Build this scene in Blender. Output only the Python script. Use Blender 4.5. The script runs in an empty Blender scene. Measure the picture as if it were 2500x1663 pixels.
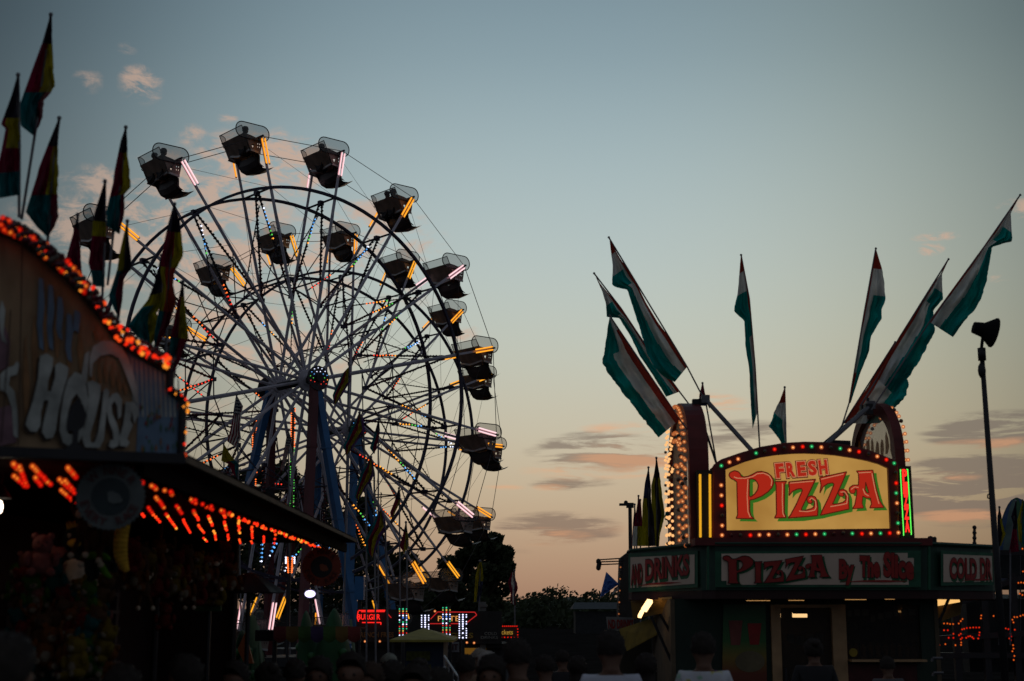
import bpy, bmesh, math, random
from mathutils import Vector, Matrix
from mathutils.geometry import tessellate_polygon
random.seed(7)
S = bpy.context.scene
COL = S.collection
R_ = math.radians
# ---------------------------------------------------------------- camera
F = 3472.0; HOR = 1490.0; CH = 1.9
PITCH = math.atan((HOR - 831.5) / F)
cd = bpy.data.cameras.new('camera'); cam = bpy.data.objects.new('camera', cd); COL.objects.link(cam)
cam.location = (0, 0, CH); cam.rotation_euler = (math.pi / 2 + PITCH, 0, 0)
cd.sensor_width = 36; cd.lens = 50; cd.clip_end = 6000; cd.clip_start = 0.05
cd.dof.use_dof = True; cd.dof.focus_distance = 46; cd.dof.aperture_fstop = 2.4; cd.dof.aperture_blades = 7
S.camera = cam
S.view_settings.view_transform = 'Standard'; S.view_settings.look = 'None'
S.view_settings.exposure = 0; S.view_settings.gamma = 1
S.cycles.use_denoising = True
S.cycles.max_bounces = 5; S.cycles.diffuse_bounces = 2; S.cycles.transparent_max_bounces = 16
S.cycles.sample_clamp_indirect = 2.0; S.cycles.caustics_reflective = False; S.cycles.caustics_refractive = False


def P(px, py, Y):
    r = (px - 1250) / F; u = (831.5 - py) / F
    d = Vector((r, math.cos(PITCH) - u * math.sin(PITCH), math.sin(PITCH) + u * math.cos(PITCH)))
    return Vector((0, 0, CH)) + d * (Y / d.y)


def PZ(px, py, z):
    d = P(px, py, 1) - Vector((0, 0, CH))
    return Vector((0, 0, CH)) + d * ((z - CH) / d.z)


def PN(px, py, o, n):
    c = Vector((0, 0, CH)); d = P(px, py, 1) - c
    return c + d * ((o - c).dot(n) / d.dot(n))


def azel(px, py):
    d = (P(px, py, 1) - Vector((0, 0, CH))).normalized()
    return math.degrees(math.atan2(d.x, d.y)), math.degrees(math.asin(d.z))


def lin(c):
    return tuple(((x / 255) / 12.92 if x / 255 <= .04045 else ((x / 255 + .055) / 1.055) ** 2.4) for x in c)


# ---------------------------------------------------------------- world: dusk sky
W = bpy.data.worlds.new('World'); S.world = W; W.use_nodes = True
nt = W.node_tree; nt.nodes.clear(); L = nt.links.new


def N(t, **k):
    n = nt.nodes.new(t)
    for a, b in k.items(): setattr(n, a, b)
    return n


def val(x, sock):
    if isinstance(x, (int, float)): sock.default_value = x
    else: L(x, sock)


def M(op, a, b=0.0, c=None, clamp=False):
    n = N('ShaderNodeMath', operation=op); n.use_clamp = clamp
    val(a, n.inputs[0]); val(b, n.inputs[1])
    if c is not None: val(c, n.inputs[2])
    return n.outputs[0]


def mixc(f, a, b):
    n = N('ShaderNodeMix', data_type='RGBA'); val(f, n.inputs[0])
    for s, v in ((6, a), (7, b)):
        if isinstance(v, tuple): n.inputs[s].default_value = (*v, 1)
        else: L(v, n.inputs[s])
    return n.outputs[2]


def smooth(x, lo, hi):
    n = N('ShaderNodeMapRange', interpolation_type='SMOOTHSTEP'); val(x, n.inputs[0])
    n.inputs[1].default_value = lo; n.inputs[2].default_value = hi
    n.inputs[3].default_value = 0; n.inputs[4].default_value = 1
    return n.outputs[0]


tc = N('ShaderNodeTexCoord'); sx = N('ShaderNodeSeparateXYZ'); L(tc.outputs['Generated'], sx.inputs[0])
X, Y_, Z = sx.outputs
AZ = M('MULTIPLY', M('ARCTAN2', X, Y_), 57.29578)
EL = M('MULTIPLY', M('ARCSINE', M('MINIMUM', M('MAXIMUM', Z, -1.0), 1.0)), 57.29578)
ramp = N('ShaderNodeValToRGB'); cr = ramp.color_ramp; cr.interpolation = 'B_SPLINE'
stops = [(-4, (20, 18, 20)), (-1, (118, 92, 80)), (0.5, (148, 123, 105)), (2.5, (170, 147, 124)), (4.5, (187, 171, 145)), (7, (194, 187, 165)),
         (10.5, (189, 196, 184)), (14, (180, 194, 192)), (18, (163, 182, 186)), (22, (136, 158, 167)), (27, (112, 134, 146)), (45, (56, 76, 96)), (88, (34, 50, 70))]
while len(cr.elements) > 1: cr.elements.remove(cr.elements[-1])
for i, (e, c) in enumerate(stops):
    t = (e + 5) / 95
    el_ = cr.elements[0] if i == 0 else cr.elements.new(t)
    el_.position = t; el_.color = (*lin(c), 1)
L(M('DIVIDE', M('ADD', EL, 5.0), 95.0), ramp.inputs[0])
# afterglow and painted-in lens vignette fall off beside the sunset azimuth; the east is night-blue
daz = M('ABSOLUTE', M('SUBTRACT', AZ, 3.0))
glow = M('ADD', M('MULTIPLY', M('POWER', 2.718, M('MULTIPLY', M('POWER', M('DIVIDE', daz, 20.0), 3.0), -1.0)), 0.94), 0.06)
far = smooth(daz, 16, 75)
base = N('ShaderNodeMix', data_type='RGBA', blend_type='MULTIPLY'); base.inputs[0].default_value = 1
L(ramp.outputs[0], base.inputs[6]); g3 = N('ShaderNodeCombineColor')
for i in range(3): L(M('POWER', glow, [1.0, .93, .88][i]), g3.inputs[i])
L(g3.outputs[0], base.inputs[7])
rt = N('ShaderNodeMix', data_type='RGBA', blend_type='MULTIPLY'); L(smooth(AZ, 3, 20), rt.inputs[0]); L(base.outputs[2], rt.inputs[6]); rt.inputs[7].default_value = (1.04, .965, .86, 1)
base = rt
sky = mixc(far, base.outputs[2], (0.100, 0.110, 0.130))
# clouds
vec = N('ShaderNodeCombineXYZ'); L(M('MULTIPLY', AZ, 0.62), vec.inputs[0]); L(M('MULTIPLY', EL, 1.25), vec.inputs[1])
noi = N('ShaderNodeTexNoise'); noi.inputs['Scale'].default_value = 1.0; noi.inputs['Detail'].default_value = 8; noi.inputs['Roughness'].default_value = .66
noi.inputs['Distortion'].default_value = .5
L(vec.outputs[0], noi.inputs['Vector'])
vec2 = N('ShaderNodeCombineXYZ'); L(M('MULTIPLY', AZ, 0.17), vec2.inputs[0]); L(M('MULTIPLY', EL, 1.5), vec2.inputs[1])
noi2 = N('ShaderNodeTexNoise'); noi2.inputs['Scale'].default_value = 1.3; noi2.inputs['Detail'].default_value = 8; noi2.inputs['Roughness'].default_value = .64; noi2.inputs['Distortion'].default_value = .4
L(vec2.outputs[0], noi2.inputs['Vector'])


def blobs(lst, noise, amp=1.6):
    tot = None
    for px, py, rx, ry, s in lst:
        a, e = azel(px, py); ra = rx / 2500 * 39.6; re = ry / 2500 * 39.6
        q = M('ADD', M('POWER', M('DIVIDE', M('SUBTRACT', AZ, a), ra), 2.0), M('POWER', M('DIVIDE', M('SUBTRACT', EL, e), re), 2.0))
        b = M('MULTIPLY', M('MAXIMUM', M('SUBTRACT', 1.0, q), 0.0), s)
        tot = b if tot is None else M('MAXIMUM', tot, b)
    return M('MULTIPLY', tot, M('MULTIPLY', M('SUBTRACT', noise, .40), amp * 5.0))


peach = blobs([(345, 205, 70, 60, .75), (215, 200, 50, 40, .4), (555, 275, 40, 35, .55), (310, 120, 35, 25, .35), (470, 335, 60, 40, .45), (640, 400, 240, 110, .9),
               (300, 570, 330, 130, .9), (500, 480, 300, 140, .75), (620, 640, 360, 150, .9), (900, 560, 190, 100, .6), (250, 450, 160, 60, .6), (480, 800, 300, 120, .8), (220, 700, 200, 90, .6), (1010, 600, 120, 70, .45), (680, 860, 320, 110, .55), (420, 850, 250, 150, .5),
               (1130, 810, 60, 30, .5), (980, 720, 120, 60, .35), (560, 1010, 160, 70, .35),
               (2285, 578, 70, 14, .9), (2272, 608, 40, 20, .95), (2480, 510, 60, 30, .8), (2440, 680, 40, 12, .5)], noi.outputs[0], 1.0)
grey = blobs([(1480, 1105, 230, 62, 1.6), (1400, 1180, 130, 24, 1.2), (1360, 1290, 190, 48, 1.7), (1800, 1060, 170, 45, 1.1), (2440, 1050, 210, 55, 2.0), (2420, 1195, 290, 100, 3.2),
              (1260, 1350, 60, 14, .4)], noi2.outputs[0], 1.05)
lowp = blobs([(1560, 1120, 220, 70, .8), (1540, 1045, 150, 22, .8), (1740, 990, 110, 45, .9), (1420, 1150, 180, 32, .8), (1345, 1190, 60, 12, .7), (1330, 1310, 150, 30, .6),
              (2440, 1085, 200, 22, .7), (2300, 1165, 110, 18, .8), (2370, 1262, 180, 22, 1.1), (1230, 1190, 70, 10, .5), (1500, 1290, 120, 20, .3)], noi2.outputs[0], 1.3)
sk = mixc(M('MULTIPLY', smooth(grey, 0.06, .9), .72), sky, lin((112, 102, 96)))
sk = mixc(M('MULTIPLY', smooth(peach, 0.04, .62), M('MULTIPLY', M('POWER', glow, .4), .85)), sk, lin((202, 168, 146)))
sk = mixc(M('MULTIPLY', smooth(lowp, 0.06, .9), .5), sk, lin((226, 162, 118)))
below = smooth(EL, -1.2, -0.1)
sk = mixc(below, (0.01, 0.01, 0.012), sk)
bg = N('ShaderNodeBackground'); L(sk, bg.inputs[0]); bg.inputs[1].default_value = 1.0
nish = N('ShaderNodeTexSky'); nish.sky_type = 'NISHITA'; nish.sun_disc = False
nish.sun_elevation = R_(1.0); nish.sun_rotation = R_(3.0)
bg2 = N('ShaderNodeBackground'); L(nish.outputs[0], bg2.inputs[0]); bg2.inputs[1].default_value = 0.003
ad = N('ShaderNodeAddShader'); L(bg.outputs[0], ad.inputs[0]); L(bg2.outputs[0], ad.inputs[1])
wo = N('ShaderNodeOutputWorld'); L(ad.outputs[0], wo.inputs[0])
sd = bpy.data.lights.new('sun', 'SUN'); sd.energy = 0.03; sd.angle = R_(12); sd.color = (1, .72, .5)
so = bpy.data.objects.new('sun', sd); COL.objects.link(so)
so.rotation_euler = (R_(-88), 0, R_(-3)); so.location = (0, 0, 30)

# ---------------------------------------------------------------- materials
MATS = {}


def mat(name, col, rough=.6, metal=0.0, var=.25, scale=4.0, bump=0.0, trans=0.0, spec=.4):
    if name in MATS: return MATS[name]
    m = bpy.data.materials.new(name); m.use_nodes = True; t = m.node_tree; t.nodes.clear(); l = t.links.new
    b = t.nodes.new('ShaderNodeBsdfPrincipled'); o = t.nodes.new('ShaderNodeOutputMaterial')
    co = t.nodes.new('ShaderNodeTexCoord'); n = t.nodes.new('ShaderNodeTexNoise'); n.inputs['Scale'].default_value = scale; n.inputs['Detail'].default_value = 5
    l(co.outputs['Object'], n.inputs['Vector'])
    mr = t.nodes.new('ShaderNodeMapRange'); mr.inputs[1].default_value = .3; mr.inputs[2].default_value = .7; mr.inputs[3].default_value = 1 - var; mr.inputs[4].default_value = 1 + var
    l(n.outputs[0], mr.inputs[0])
    mx = t.nodes.new('ShaderNodeVectorMath'); mx.operation = 'SCALE'; mx.inputs[0].default_value = col; l(mr.outputs[0], mx.inputs[3])
    l(mx.outputs[0], b.inputs['Base Color']); b.inputs['Roughness'].default_value = rough; b.inputs['Metallic'].default_value = metal
    b.inputs['Specular IOR Level'].default_value = spec
    if bump:
        bp = t.nodes.new('ShaderNodeBump'); bp.inputs['Strength'].default_value = bump; l(n.outputs[0], bp.inputs['Height']); l(bp.outputs[0], b.inputs['Normal'])
    if trans:
        tr = t.nodes.new('ShaderNodeBsdfTranslucent'); l(mx.outputs[0], tr.inputs[0])
        ms = t.nodes.new('ShaderNodeMixShader'); ms.inputs[0].default_value = trans; l(b.outputs[0], ms.inputs[1]); l(tr.outputs[0], ms.inputs[2]); l(ms.outputs[0], o.inputs[0])
    else: l(b.outputs[0], o.inputs[0])
    MATS[name] = m; return m


def emit(name, col, st=1.0, alpha=1.0):
    if name in MATS: return MATS[name]
    m = bpy.data.materials.new(name); m.use_nodes = True; t = m.node_tree; t.nodes.clear()
    e = t.nodes.new('ShaderNodeEmission'); e.inputs[0].default_value = (*col, 1); e.inputs[1].default_value = st
    o = t.nodes.new('ShaderNodeOutputMaterial')
    if alpha < 1:
        tr = t.nodes.new('ShaderNodeBsdfTransparent'); ms = t.nodes.new('ShaderNodeMixShader'); ms.inputs[0].default_value = alpha
        t.links.new(tr.outputs[0], ms.inputs[1]); t.links.new(e.outputs[0], ms.inputs[2]); t.links.new(ms.outputs[0], o.inputs[0])
    else: t.links.new(e.outputs[0], o.inputs[0])
    MATS[name] = m; return m


def screen(name, col, alpha):
    if name in MATS: return MATS[name]
    m = bpy.data.materials.new(name); m.use_nodes = True; t = m.node_tree; t.nodes.clear()
    b = t.nodes.new('ShaderNodeBsdfPrincipled'); b.inputs['Base Color'].default_value = (*col, 1); b.inputs['Roughness'].default_value = .5
    o = t.nodes.new('ShaderNodeOutputMaterial'); tr = t.nodes.new('ShaderNodeBsdfTransparent'); ms = t.nodes.new('ShaderNodeMixShader'); ms.inputs[0].default_value = alpha
    t.links.new(tr.outputs[0], ms.inputs[1]); t.links.new(b.outputs[0], ms.inputs[2]); t.links.new(ms.outputs[0], o.inputs[0])
    MATS[name] = m; return m


# ---------------------------------------------------------------- mesh helpers
class MB:
    def __init__(s): s.v = []; s.f = []; s.m = []

    def add(s, vs, fs, m=0):
        o = len(s.v); s.v += [Vector(v) for v in vs]; s.f += [tuple(i + o for i in f) for f in fs]; s.m += [m] * len(fs); return s

    def box(s, c, size, m=0, rz=0.0):
        c = Vector(c); hx, hy, hz = [q / 2 for q in size]; ca, sa = math.cos(rz), math.sin(rz)
        vs = [c + Vector((x * hx * ca - y * hy * sa, x * hx * sa + y * hy * ca, z * hz)) for z in (-1, 1) for y in (-1, 1) for x in (-1, 1)]
        return s.add(vs, [(0, 2, 3, 1), (4, 5, 7, 6), (0, 1, 5, 4), (1, 3, 7, 5), (3, 2, 6, 7), (2, 0, 4, 6)], m)

    def tube(s, a, b, r, n=8, m=0, r2=None):
        a = Vector(a); b = Vector(b); d = b - a
        if d.length < 1e-6: return s
        d.normalize(); up = Vector((0, 0, 1)) if abs(d.z) < .9 else Vector((1, 0, 0)); u = d.cross(up).normalized(); w = d.cross(u)
        r2 = r if r2 is None else r2
        vs = [a + (u * math.cos(2 * math.pi * i / n) + w * math.sin(2 * math.pi * i / n)) * r for i in range(n)] + \
             [b + (u * math.cos(2 * math.pi * i / n) + w * math.sin(2 * math.pi * i / n)) * r2 for i in range(n)]
        fs = [(i, (i + 1) % n, n + (i + 1) % n, n + i) for i in range(n)] + [tuple(range(n))[::-1], tuple(range(n, 2 * n))]
        return s.add(vs, fs, m)

    def bar(s, a, b, w, h, side, m=0):
        """rectangular bar; side = direction of the width w"""
        a = Vector(a); b = Vector(b); d = (b - a).normalized(); u = Vector(side); u = (u - d * u.dot(d)).normalized(); v = d.cross(u)
        vs = [p + u * (i * w / 2) + v * (j * h / 2) for p in (a, b) for i, j in ((-1, -1), (1, -1), (1, 1), (-1, 1))]
        return s.add(vs, [(0, 3, 2, 1), (4, 5, 6, 7), (0, 1, 5, 4), (1, 2, 6, 5), (2, 3, 7, 6), (3, 0, 4, 7)], m)

    def path(s, pts, r, n=6, m=0):
        for a, b in zip(pts, pts[1:]): s.tube(a, b, r, n, m)
        return s

    def octa(s, c, r, m=0):
        c = Vector(c)
        return s.add([c + Vector(q) * r for q in ((1, 0, 0), (-1, 0, 0), (0, 1, 0), (0, -1, 0), (0, 0, 1), (0, 0, -1))],
                     [(0, 2, 4), (2, 1, 4), (1, 3, 4), (3, 0, 4), (2, 0, 5), (1, 2, 5), (3, 1, 5), (0, 3, 5)], m)

    def ball(s, c, r, m=0, nu=10, nv=7, sc=(1, 1, 1), mtx=None):
        c = Vector(c); vs = []; fs = []
        for j in range(nv + 1):
            for i in range(nu):
                t = math.pi * j / nv; p = 2 * math.pi * i / nu
                q = Vector((math.sin(t) * math.cos(p) * sc[0], math.sin(t) * math.sin(p) * sc[1], math.cos(t) * sc[2])) * r
                if mtx: q = mtx @ q
                vs.append(c + q)
        for j in range(nv):
            for i in range(nu):
                a = j * nu + i; b = j * nu + (i + 1) % nu
                fs.append((a, a + nu, b + nu, b))
        return s.add(vs, fs, m)

    def poly(s, loops, fn, th=0.0, m=0, nrm=None):
        """filled polygon (with holes) mapped by fn(x,y)->Vector; extruded by th along nrm"""
        lp = [[Vector((x, y, 0)) for x, y in l] for l in loops]
        tris = tessellate_polygon(lp); flat = [p for l in lp for p in l]
        vs = [fn(p.x, p.y) for p in flat]; n = len(vs)
        if nrm is None: nrm = Vector((0, 1, 0))
        fs = [tuple(t) for t in tris]
        if th:
            vs2 = [v + nrm * th for v in vs]
            f2 = [tuple(i + n for i in reversed(t)) for t in tris]
            sd_ = []; o = 0
            for l in lp:
                k = len(l)
                sd_ += [(o + i, o + (i + 1) % k, o + (i + 1) % k + n, o + i + n) for i in range(k)]; o += k
            return s.add(vs + vs2, fs + f2 + sd_, m)
        return s.add(vs, fs, m)

    def grid(s, rows, mfun=None, m=0):
        nr = len(rows); nc = len(rows[0]); o = len(s.v)
        for r in rows: s.v += [Vector(v) for v in r]
        for j in range(nr - 1):
            for i in range(nc - 1):
                s.f.append((o + j * nc + i, o + j * nc + i + 1, o + (j + 1) * nc + i + 1, o + (j + 1) * nc + i))
                s.m.append(mfun((i + .5) / (nc - 1), (j + .5) / (nr - 1)) if mfun else m)
        return s

    def lathe(s, c, prof, n=16, m=0):
        c = Vector(c); rows = [[c + Vector((r * math.cos(2 * math.pi * i / n), r * math.sin(2 * math.pi * i / n), z)) for i in range(n + 1)] for r, z in prof]
        return s.grid(rows, m=m)

    def mesh(s, name, mats, off=None, smooth=False):
        me = bpy.data.meshes.new(name)
        vs = [v - off for v in s.v] if off is not None else s.v
        me.from_pydata([tuple(v) for v in vs], [], s.f)
        for m in (mats if isinstance(mats, (list, tuple)) else [mats]): me.materials.append(m)
        me.polygons.foreach_set('material_index', s.m)
        if smooth: me.polygons.foreach_set('use_smooth', [True] * len(s.f))
        me.update(); return me


def tag(o, label=None, cat=None, group=None, kind=None):
    for k, v in (('label', label), ('category', cat), ('group', group), ('kind', kind)):
        if v: o[k] = v
    return o


def wloc(o):
    v = Vector((0, 0, 0))
    while o: v = v + o.location; o = o.parent
    return v


def root(name, loc, label, cat, group=None):
    o = bpy.data.objects.new(name, None); o.location = loc; o.empty_display_size = .2; COL.objects.link(o)
    return tag(o, label, cat, group)


def mk(name, mb, mats, parent=None, smooth=False, loc=None):
    """verts are in world space; object keeps its origin at the parent's (or loc)"""
    off = wloc(parent) if parent else (Vector(loc) if loc is not None else Vector((0, 0, 0)))
    me = mb.mesh(name, mats, off, smooth); o = bpy.data.objects.new(name, me); COL.objects.link(o)
    if parent: o.parent = parent
    else: o.location = off
    return o


def inst(name, me, parent, loc, rot=(0, 0, 0), sc=1.0):
    o = bpy.data.objects.new(name, me); COL.objects.link(o); o.parent = parent
    o.location = loc; o.rotation_euler = rot; o.scale = (sc, sc, sc) if isinstance(sc, (int, float)) else sc
    return o


def copy_tree(o, parent=None, par_only=False):
    c = o.copy(); COL.objects.link(c); c.parent = parent
    for ch in list(o.children): copy_tree(ch, c)
    return c


# bulbs: glass globe with a bright core
BC = {'warm': ((1, .25, .065), (1, .50, .19)), 'red': ((1, .010, .004), (1, .025, .006)), 'amber': ((1, .10, .012), (1, .30, .03)), 'green': ((.01, .35, .10), (.10, .75, .25)),
      'off': ((.10, .08, .06), (.1, .08, .06)), 'plum': ((.10, .01, .02), (.1, .02, .02)), 'orange': ((1, .025, .005), (1, .08, .010))}
BMESH = {}


def bulb_mesh(kind, st=1.0):
    k = (kind, st)
    if k in BMESH: return BMESH[k]
    lo, hi = BC[kind]; b = MB()
    b.ball((0, 0, 0), 1.0, 0, 10, 7)
    lit = kind not in ('off', 'plum')
    if lit:
        b.ball((0, 0, 0), .42, 1, 6, 4)
        mats = [emit('bulb_glass_%s_%g' % k, lo, .75 * st, .6), emit('bulb_core_%s_%g' % k, hi, 3.4 * st)]
    else: mats = [mat('bulb_glass_' + kind, lo, .2)]
    BMESH[k] = b.mesh('light_bulb', mats, None, True); return BMESH[k]


def bulbs(parent, items, r, st=1.0):
    """items: (pos, kind); the 100 nearest as parts, the rest one stuff part"""
    base_ = wloc(parent); items = sorted(items, key=lambda q: q[0].y); rest = {}
    for i, (p, k) in enumerate(items):
        if i < 98: inst('light_bulb', bulb_mesh(k, st), parent, p - base_, (0, 0, 0), r)
        else: rest.setdefault(k, []).append(p)
    if rest:
        b = MB(); ml = []
        for j, (k, ps) in enumerate(rest.items()):
            lo, hi = BC[k]; ml.append(emit('bulb_far_%s_%g' % (k, st), hi, 2.2 * st) if k not in ('off', 'plum') else mat('bulb_glass_' + k, lo, .2))
            for p in ps: b.ball(p, r * .8, j, 6, 4)
        o = mk('bulb_strings', b, ml, parent); o['kind'] = 'stuff'


FONT = bpy.data.fonts.load('<builtin>') if False else None


def text(name, s, origin, xd, yd, size, mt, parent, th=.004, bold=.0, nrm=None, fn=None, width=None, spacing=1.0):
    cu = bpy.data.curves.new(name, 'FONT'); cu.body = s; cu.size = 1; cu.extrude = 0; cu.offset = bold; cu.space_character = spacing
    cu.resolution_u = 3
    ob = bpy.data.objects.new(name, cu); COL.objects.link(ob)
    bpy.context.view_layer.update()
    dg = bpy.context.evaluated_depsgraph_get(); me = bpy.data.meshes.new_from_object(ob.evaluated_get(dg))
    bpy.data.objects.remove(ob); bpy.data.curves.remove(cu)
    vs = [v.co.copy() for v in me.vertices]; fs = [tuple(p.vertices) for p in me.polygons]; bpy.data.meshes.remove(me)
    if not vs: return None
    x0 = min(v.x for v in vs); x1 = max(v.x for v in vs)
    if fn is None:
        xd = Vector(xd).normalized(); yd = Vector(yd).normalized(); kx = size if width is None else width / (x1 - x0)
        o3 = Vector(origin); f3 = lambda v: o3 + xd * ((v.x - x0) * kx) + yd * (v.y * size)
        n3 = xd.cross(yd)
    else:
        f3 = lambda v: fn((v.x - x0) / (x1 - x0), v.y); n3 = nrm
    V = [f3(v) for v in vs]; n = len(V)
    b = MB(); b.add([v + n3 * th for v in V], fs)
    # side walls from boundary edges
    cnt = {}
    for f in fs:
        for a, c in zip(f, f[1:] + f[:1]): cnt[(a, c)] = 1
    edge = [e for e in cnt if (e[1], e[0]) not in cnt]
    b.add([v for v in V] + [v + n3 * th for v in V], [(a, c, c + n, a + n) for a, c in edge])
    return mk(name, b, mt, parent)
# ================================================================ setting
g = MB(); g.grid([[(x, y, 0) for x in (-3000, -60, -20, 0, 20, 60, 3000)] for y in (-600, -30, 0, 20, 40, 80, 200, 3500)])
tag(mk('ground', g, mat('ground_asphalt', (.022, .021, .02), 1, 0, .35, .8, .3, 0, 0)), kind='structure')
h = MB(); rows = [[], [], []]
for i in range(81):
    x = -1400 + i * 35; t = x / 1400
    hz = 9 + 5 * math.sin(i * .37) + 3 * math.sin(i * .91 + 1) + 1.5 * math.sin(i * 2.3)
    if x > 60: hz += 4
    rows[0].append((x, 1350, -1)); rows[1].append((x, 1480, hz * .8)); rows[2].append((x, 1700, hz))
h.grid(rows); tag(mk('hills', h, mat('far_hills', (.05, .065, .06), 1, 0, .2, .01)), kind='structure')

M_LEAF = mat('leaf_dark', (.035, .05, .02), .7, 0, .45, 1.5, trans=.25)
M_BARK = mat('bark', (.06, .045, .035), .9, 0, .3, 6, .4)


def leaves(b, c, rad, n, size, rng):
    for _ in range(n):
        while True:
            q = Vector((rng.uniform(-1, 1), rng.uniform(-1, 1), rng.uniform(-1, 1)))
            if q.length < 1: break
        q = q * (q.length ** -.35 if q.length > .05 else 1)
        p = Vector(c) + Vector((q.x * rad[0], q.y * rad[1], q.z * rad[2])); s = size * rng.uniform(.5, 1.3)
        a = Vector((rng.gauss(0, 1), rng.gauss(0, 1), rng.gauss(0, 1))).normalized(); u = a.orthogonal().normalized() * s; w = a.cross(u) * .55
        b.add([p - u, p + w, p + u, p - w], [(0, 1, 2, 3)])


def tree(pxs, Y, label, seed, sz=.26, dens=1.0, trunk=None, group=None):
    """pxs: list of (px,py,rpx,rpy) clusters measured on the crown outline, placed in depth around Y"""
    rng = random.Random(seed); k = Y / F
    tx = trunk if trunk else sum(p[0] for p in pxs) / len(pxs)
    foot = P(tx, 1500, Y); foot.z = 0
    t = root('tree', foot, label, 'tree', group)
    cr_ = MB(); tr = MB(); top = None
    for px, py, rx, ry in pxs:
        c = P(px, py, Y + rng.uniform(-2.2, 2.2))
        sub = 5
        for _ in range(sub):
            cc = c + Vector((rng.uniform(-.6, .6) * rx * k, rng.uniform(-1, 1) * rx * k, rng.uniform(-.6, .6) * ry * k))
            leaves(cr_, cc, (rx * k * .55, rx * k * .6, ry * k * .55), int(75 * dens), sz, rng)
        j = foot + Vector((0, 0, max(1.5, c.z * .45))) + Vector((rng.uniform(-.3, .3), rng.uniform(-.3, .3), 0))
        tr.tube(foot + Vector((0, 0, 1.0)), j, .28, 7, 0, .2); tr.tube(j, c, .16, 6, 0, .04)
    tr.tube(foot, foot + Vector((0, 0, 1.2)), .42, 10, 0, .3)
    mk('crown', cr_, M_LEAF, t); mk('trunk', tr, M_BARK, t)
    return t


tree([(1180, 1330, 42, 30), (1215, 1370, 38, 34), (1145, 1350, 40, 30), (1120, 1400, 50, 40), (1190, 1420, 55, 45), (1235, 1400, 22, 20), (1140, 1460, 60, 45), (1205, 1480, 40, 40), (1090, 1440, 40, 40), (1060, 1480, 50, 40), (1165, 1310, 20, 16), (1228, 1352, 22, 14)], 84,
     'tall dark leafy tree right of the wheels, its crown against the orange sky', 3, .20, 3.0, 1165)
tree([(960, 1400, 60, 50), (1000, 1450, 60, 50), (900, 1330, 50, 45), (930, 1470, 60, 40), (880, 1250, 35, 40), (850, 1390, 60, 50), (870, 1310, 40, 40)], 92,
     'dark tree seen through the lower right spokes of the wheels', 5, .22, 2.2, 920)
tree([(600, 1200, 60, 50), (640, 1150, 45, 35), (700, 1180, 50, 50), (570, 1260, 60, 60), (680, 1260, 70, 60), (760, 1230, 55, 50), (620, 1330, 80, 60), (740, 1330, 80, 60), (560, 1180, 30, 26), (800, 1300, 50, 60), (600, 1430, 90, 60), (720, 1440, 90, 60), (820, 1440, 70, 60)], 96,
     'dark tree behind the wheel towers, above the carnival stall roof', 9, .22, 2.2, 660)
wd = MB(); rg = random.Random(11)
for i in range(150):
    px = rg.uniform(1235, 1560) if i < 75 else rg.uniform(2250, 2700); Yw = rg.uniform(150, 230)
    top = 1466 + 8 * math.sin(px * .05) + 5 * math.sin(px * .021) + (-6 if 1290 < px < 1400 else 6 if px > 1400 else 4)
    c = P(px, top + rg.uniform(0, 25), Yw); rr = rg.uniform(.7, 1.6)
    leaves(wd, c, (rr * 1.6, rr * 1.6, rr), 70, .32, rg)
    leaves(wd, Vector((c.x, c.y, c.z * .4)), (rr * 2, rr * 2, c.z * .5), 60, .5, rg)
tag(mk('woods', wd, M_LEAF), 'dark far woods along the skyline between the tree and the food stand', kind='stuff')

# ================================================================ ferris wheels
M_SPOKE = mat('spoke_paint', (.50, .49, .56), .45, .1, .15, 3)
M_RIM = mat('rim_navy', (.030, .028, .055), .4, .3, .2, 3)
M_RED = mat('tower_maroon', (.10, .018, .025), .5, 0, .2, 2)
M_BLUE = mat('tower_blue', (.02, .12, .30), .45, 0, .2, 2)
M_DARK = mat('dark_steel', (.03, .03, .034), .5, .4, .2, 5)
M_TUB = mat('gondola_shell', (.19, .155, .13), .35, .1, .4, 3)
M_TUBD = mat('gondola_dark', (.035, .033, .036), .4, 0, .2, 3)
M_TRIM = mat('gondola_trim', (.35, .36, .36), .35, .3, .15, 5)
M_NET = screen('wire_mesh', (.16, .18, .18), .46)
M_CABLE = mat('cable', (.05, .05, .055), .6)
M_AMB = emit('neon_amber', (1, .30, .015), 1.0); M_PNK = emit('neon_pink', (1, .46, .50), .95); M_YEL = emit('neon_yellow', (1, .40, .012), .95)
M_AMB2 = emit('neon_amber_core', (1, .40, .03), 1.25); M_PNK2 = emit('neon_pink_core', (1, .72, .76), 1.15)
LED = [mat('led_off', (.035, .03, .035), .3), emit('led_white', (.72, .78, 1), 2.2), emit('led_blue', (.12, .42, .95), 1.4), emit('led_green', (.12, .75, .10), 1.0),
       emit('led_amber', (1, .36, .04), 1.8), emit('led_red', (1, .05, .03), 1.2), emit('led_orange', (1, .17, .03), 1.6), mat('led_cable', (.03, .028, .035), .6), mat('led_off_red', (.12, .015, .02), .3)]

# gondola meshes in local frame (x = facing, y = along the axle, z up; origin at the pivot)
GW = 1.42; hw = GW / 2


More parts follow.
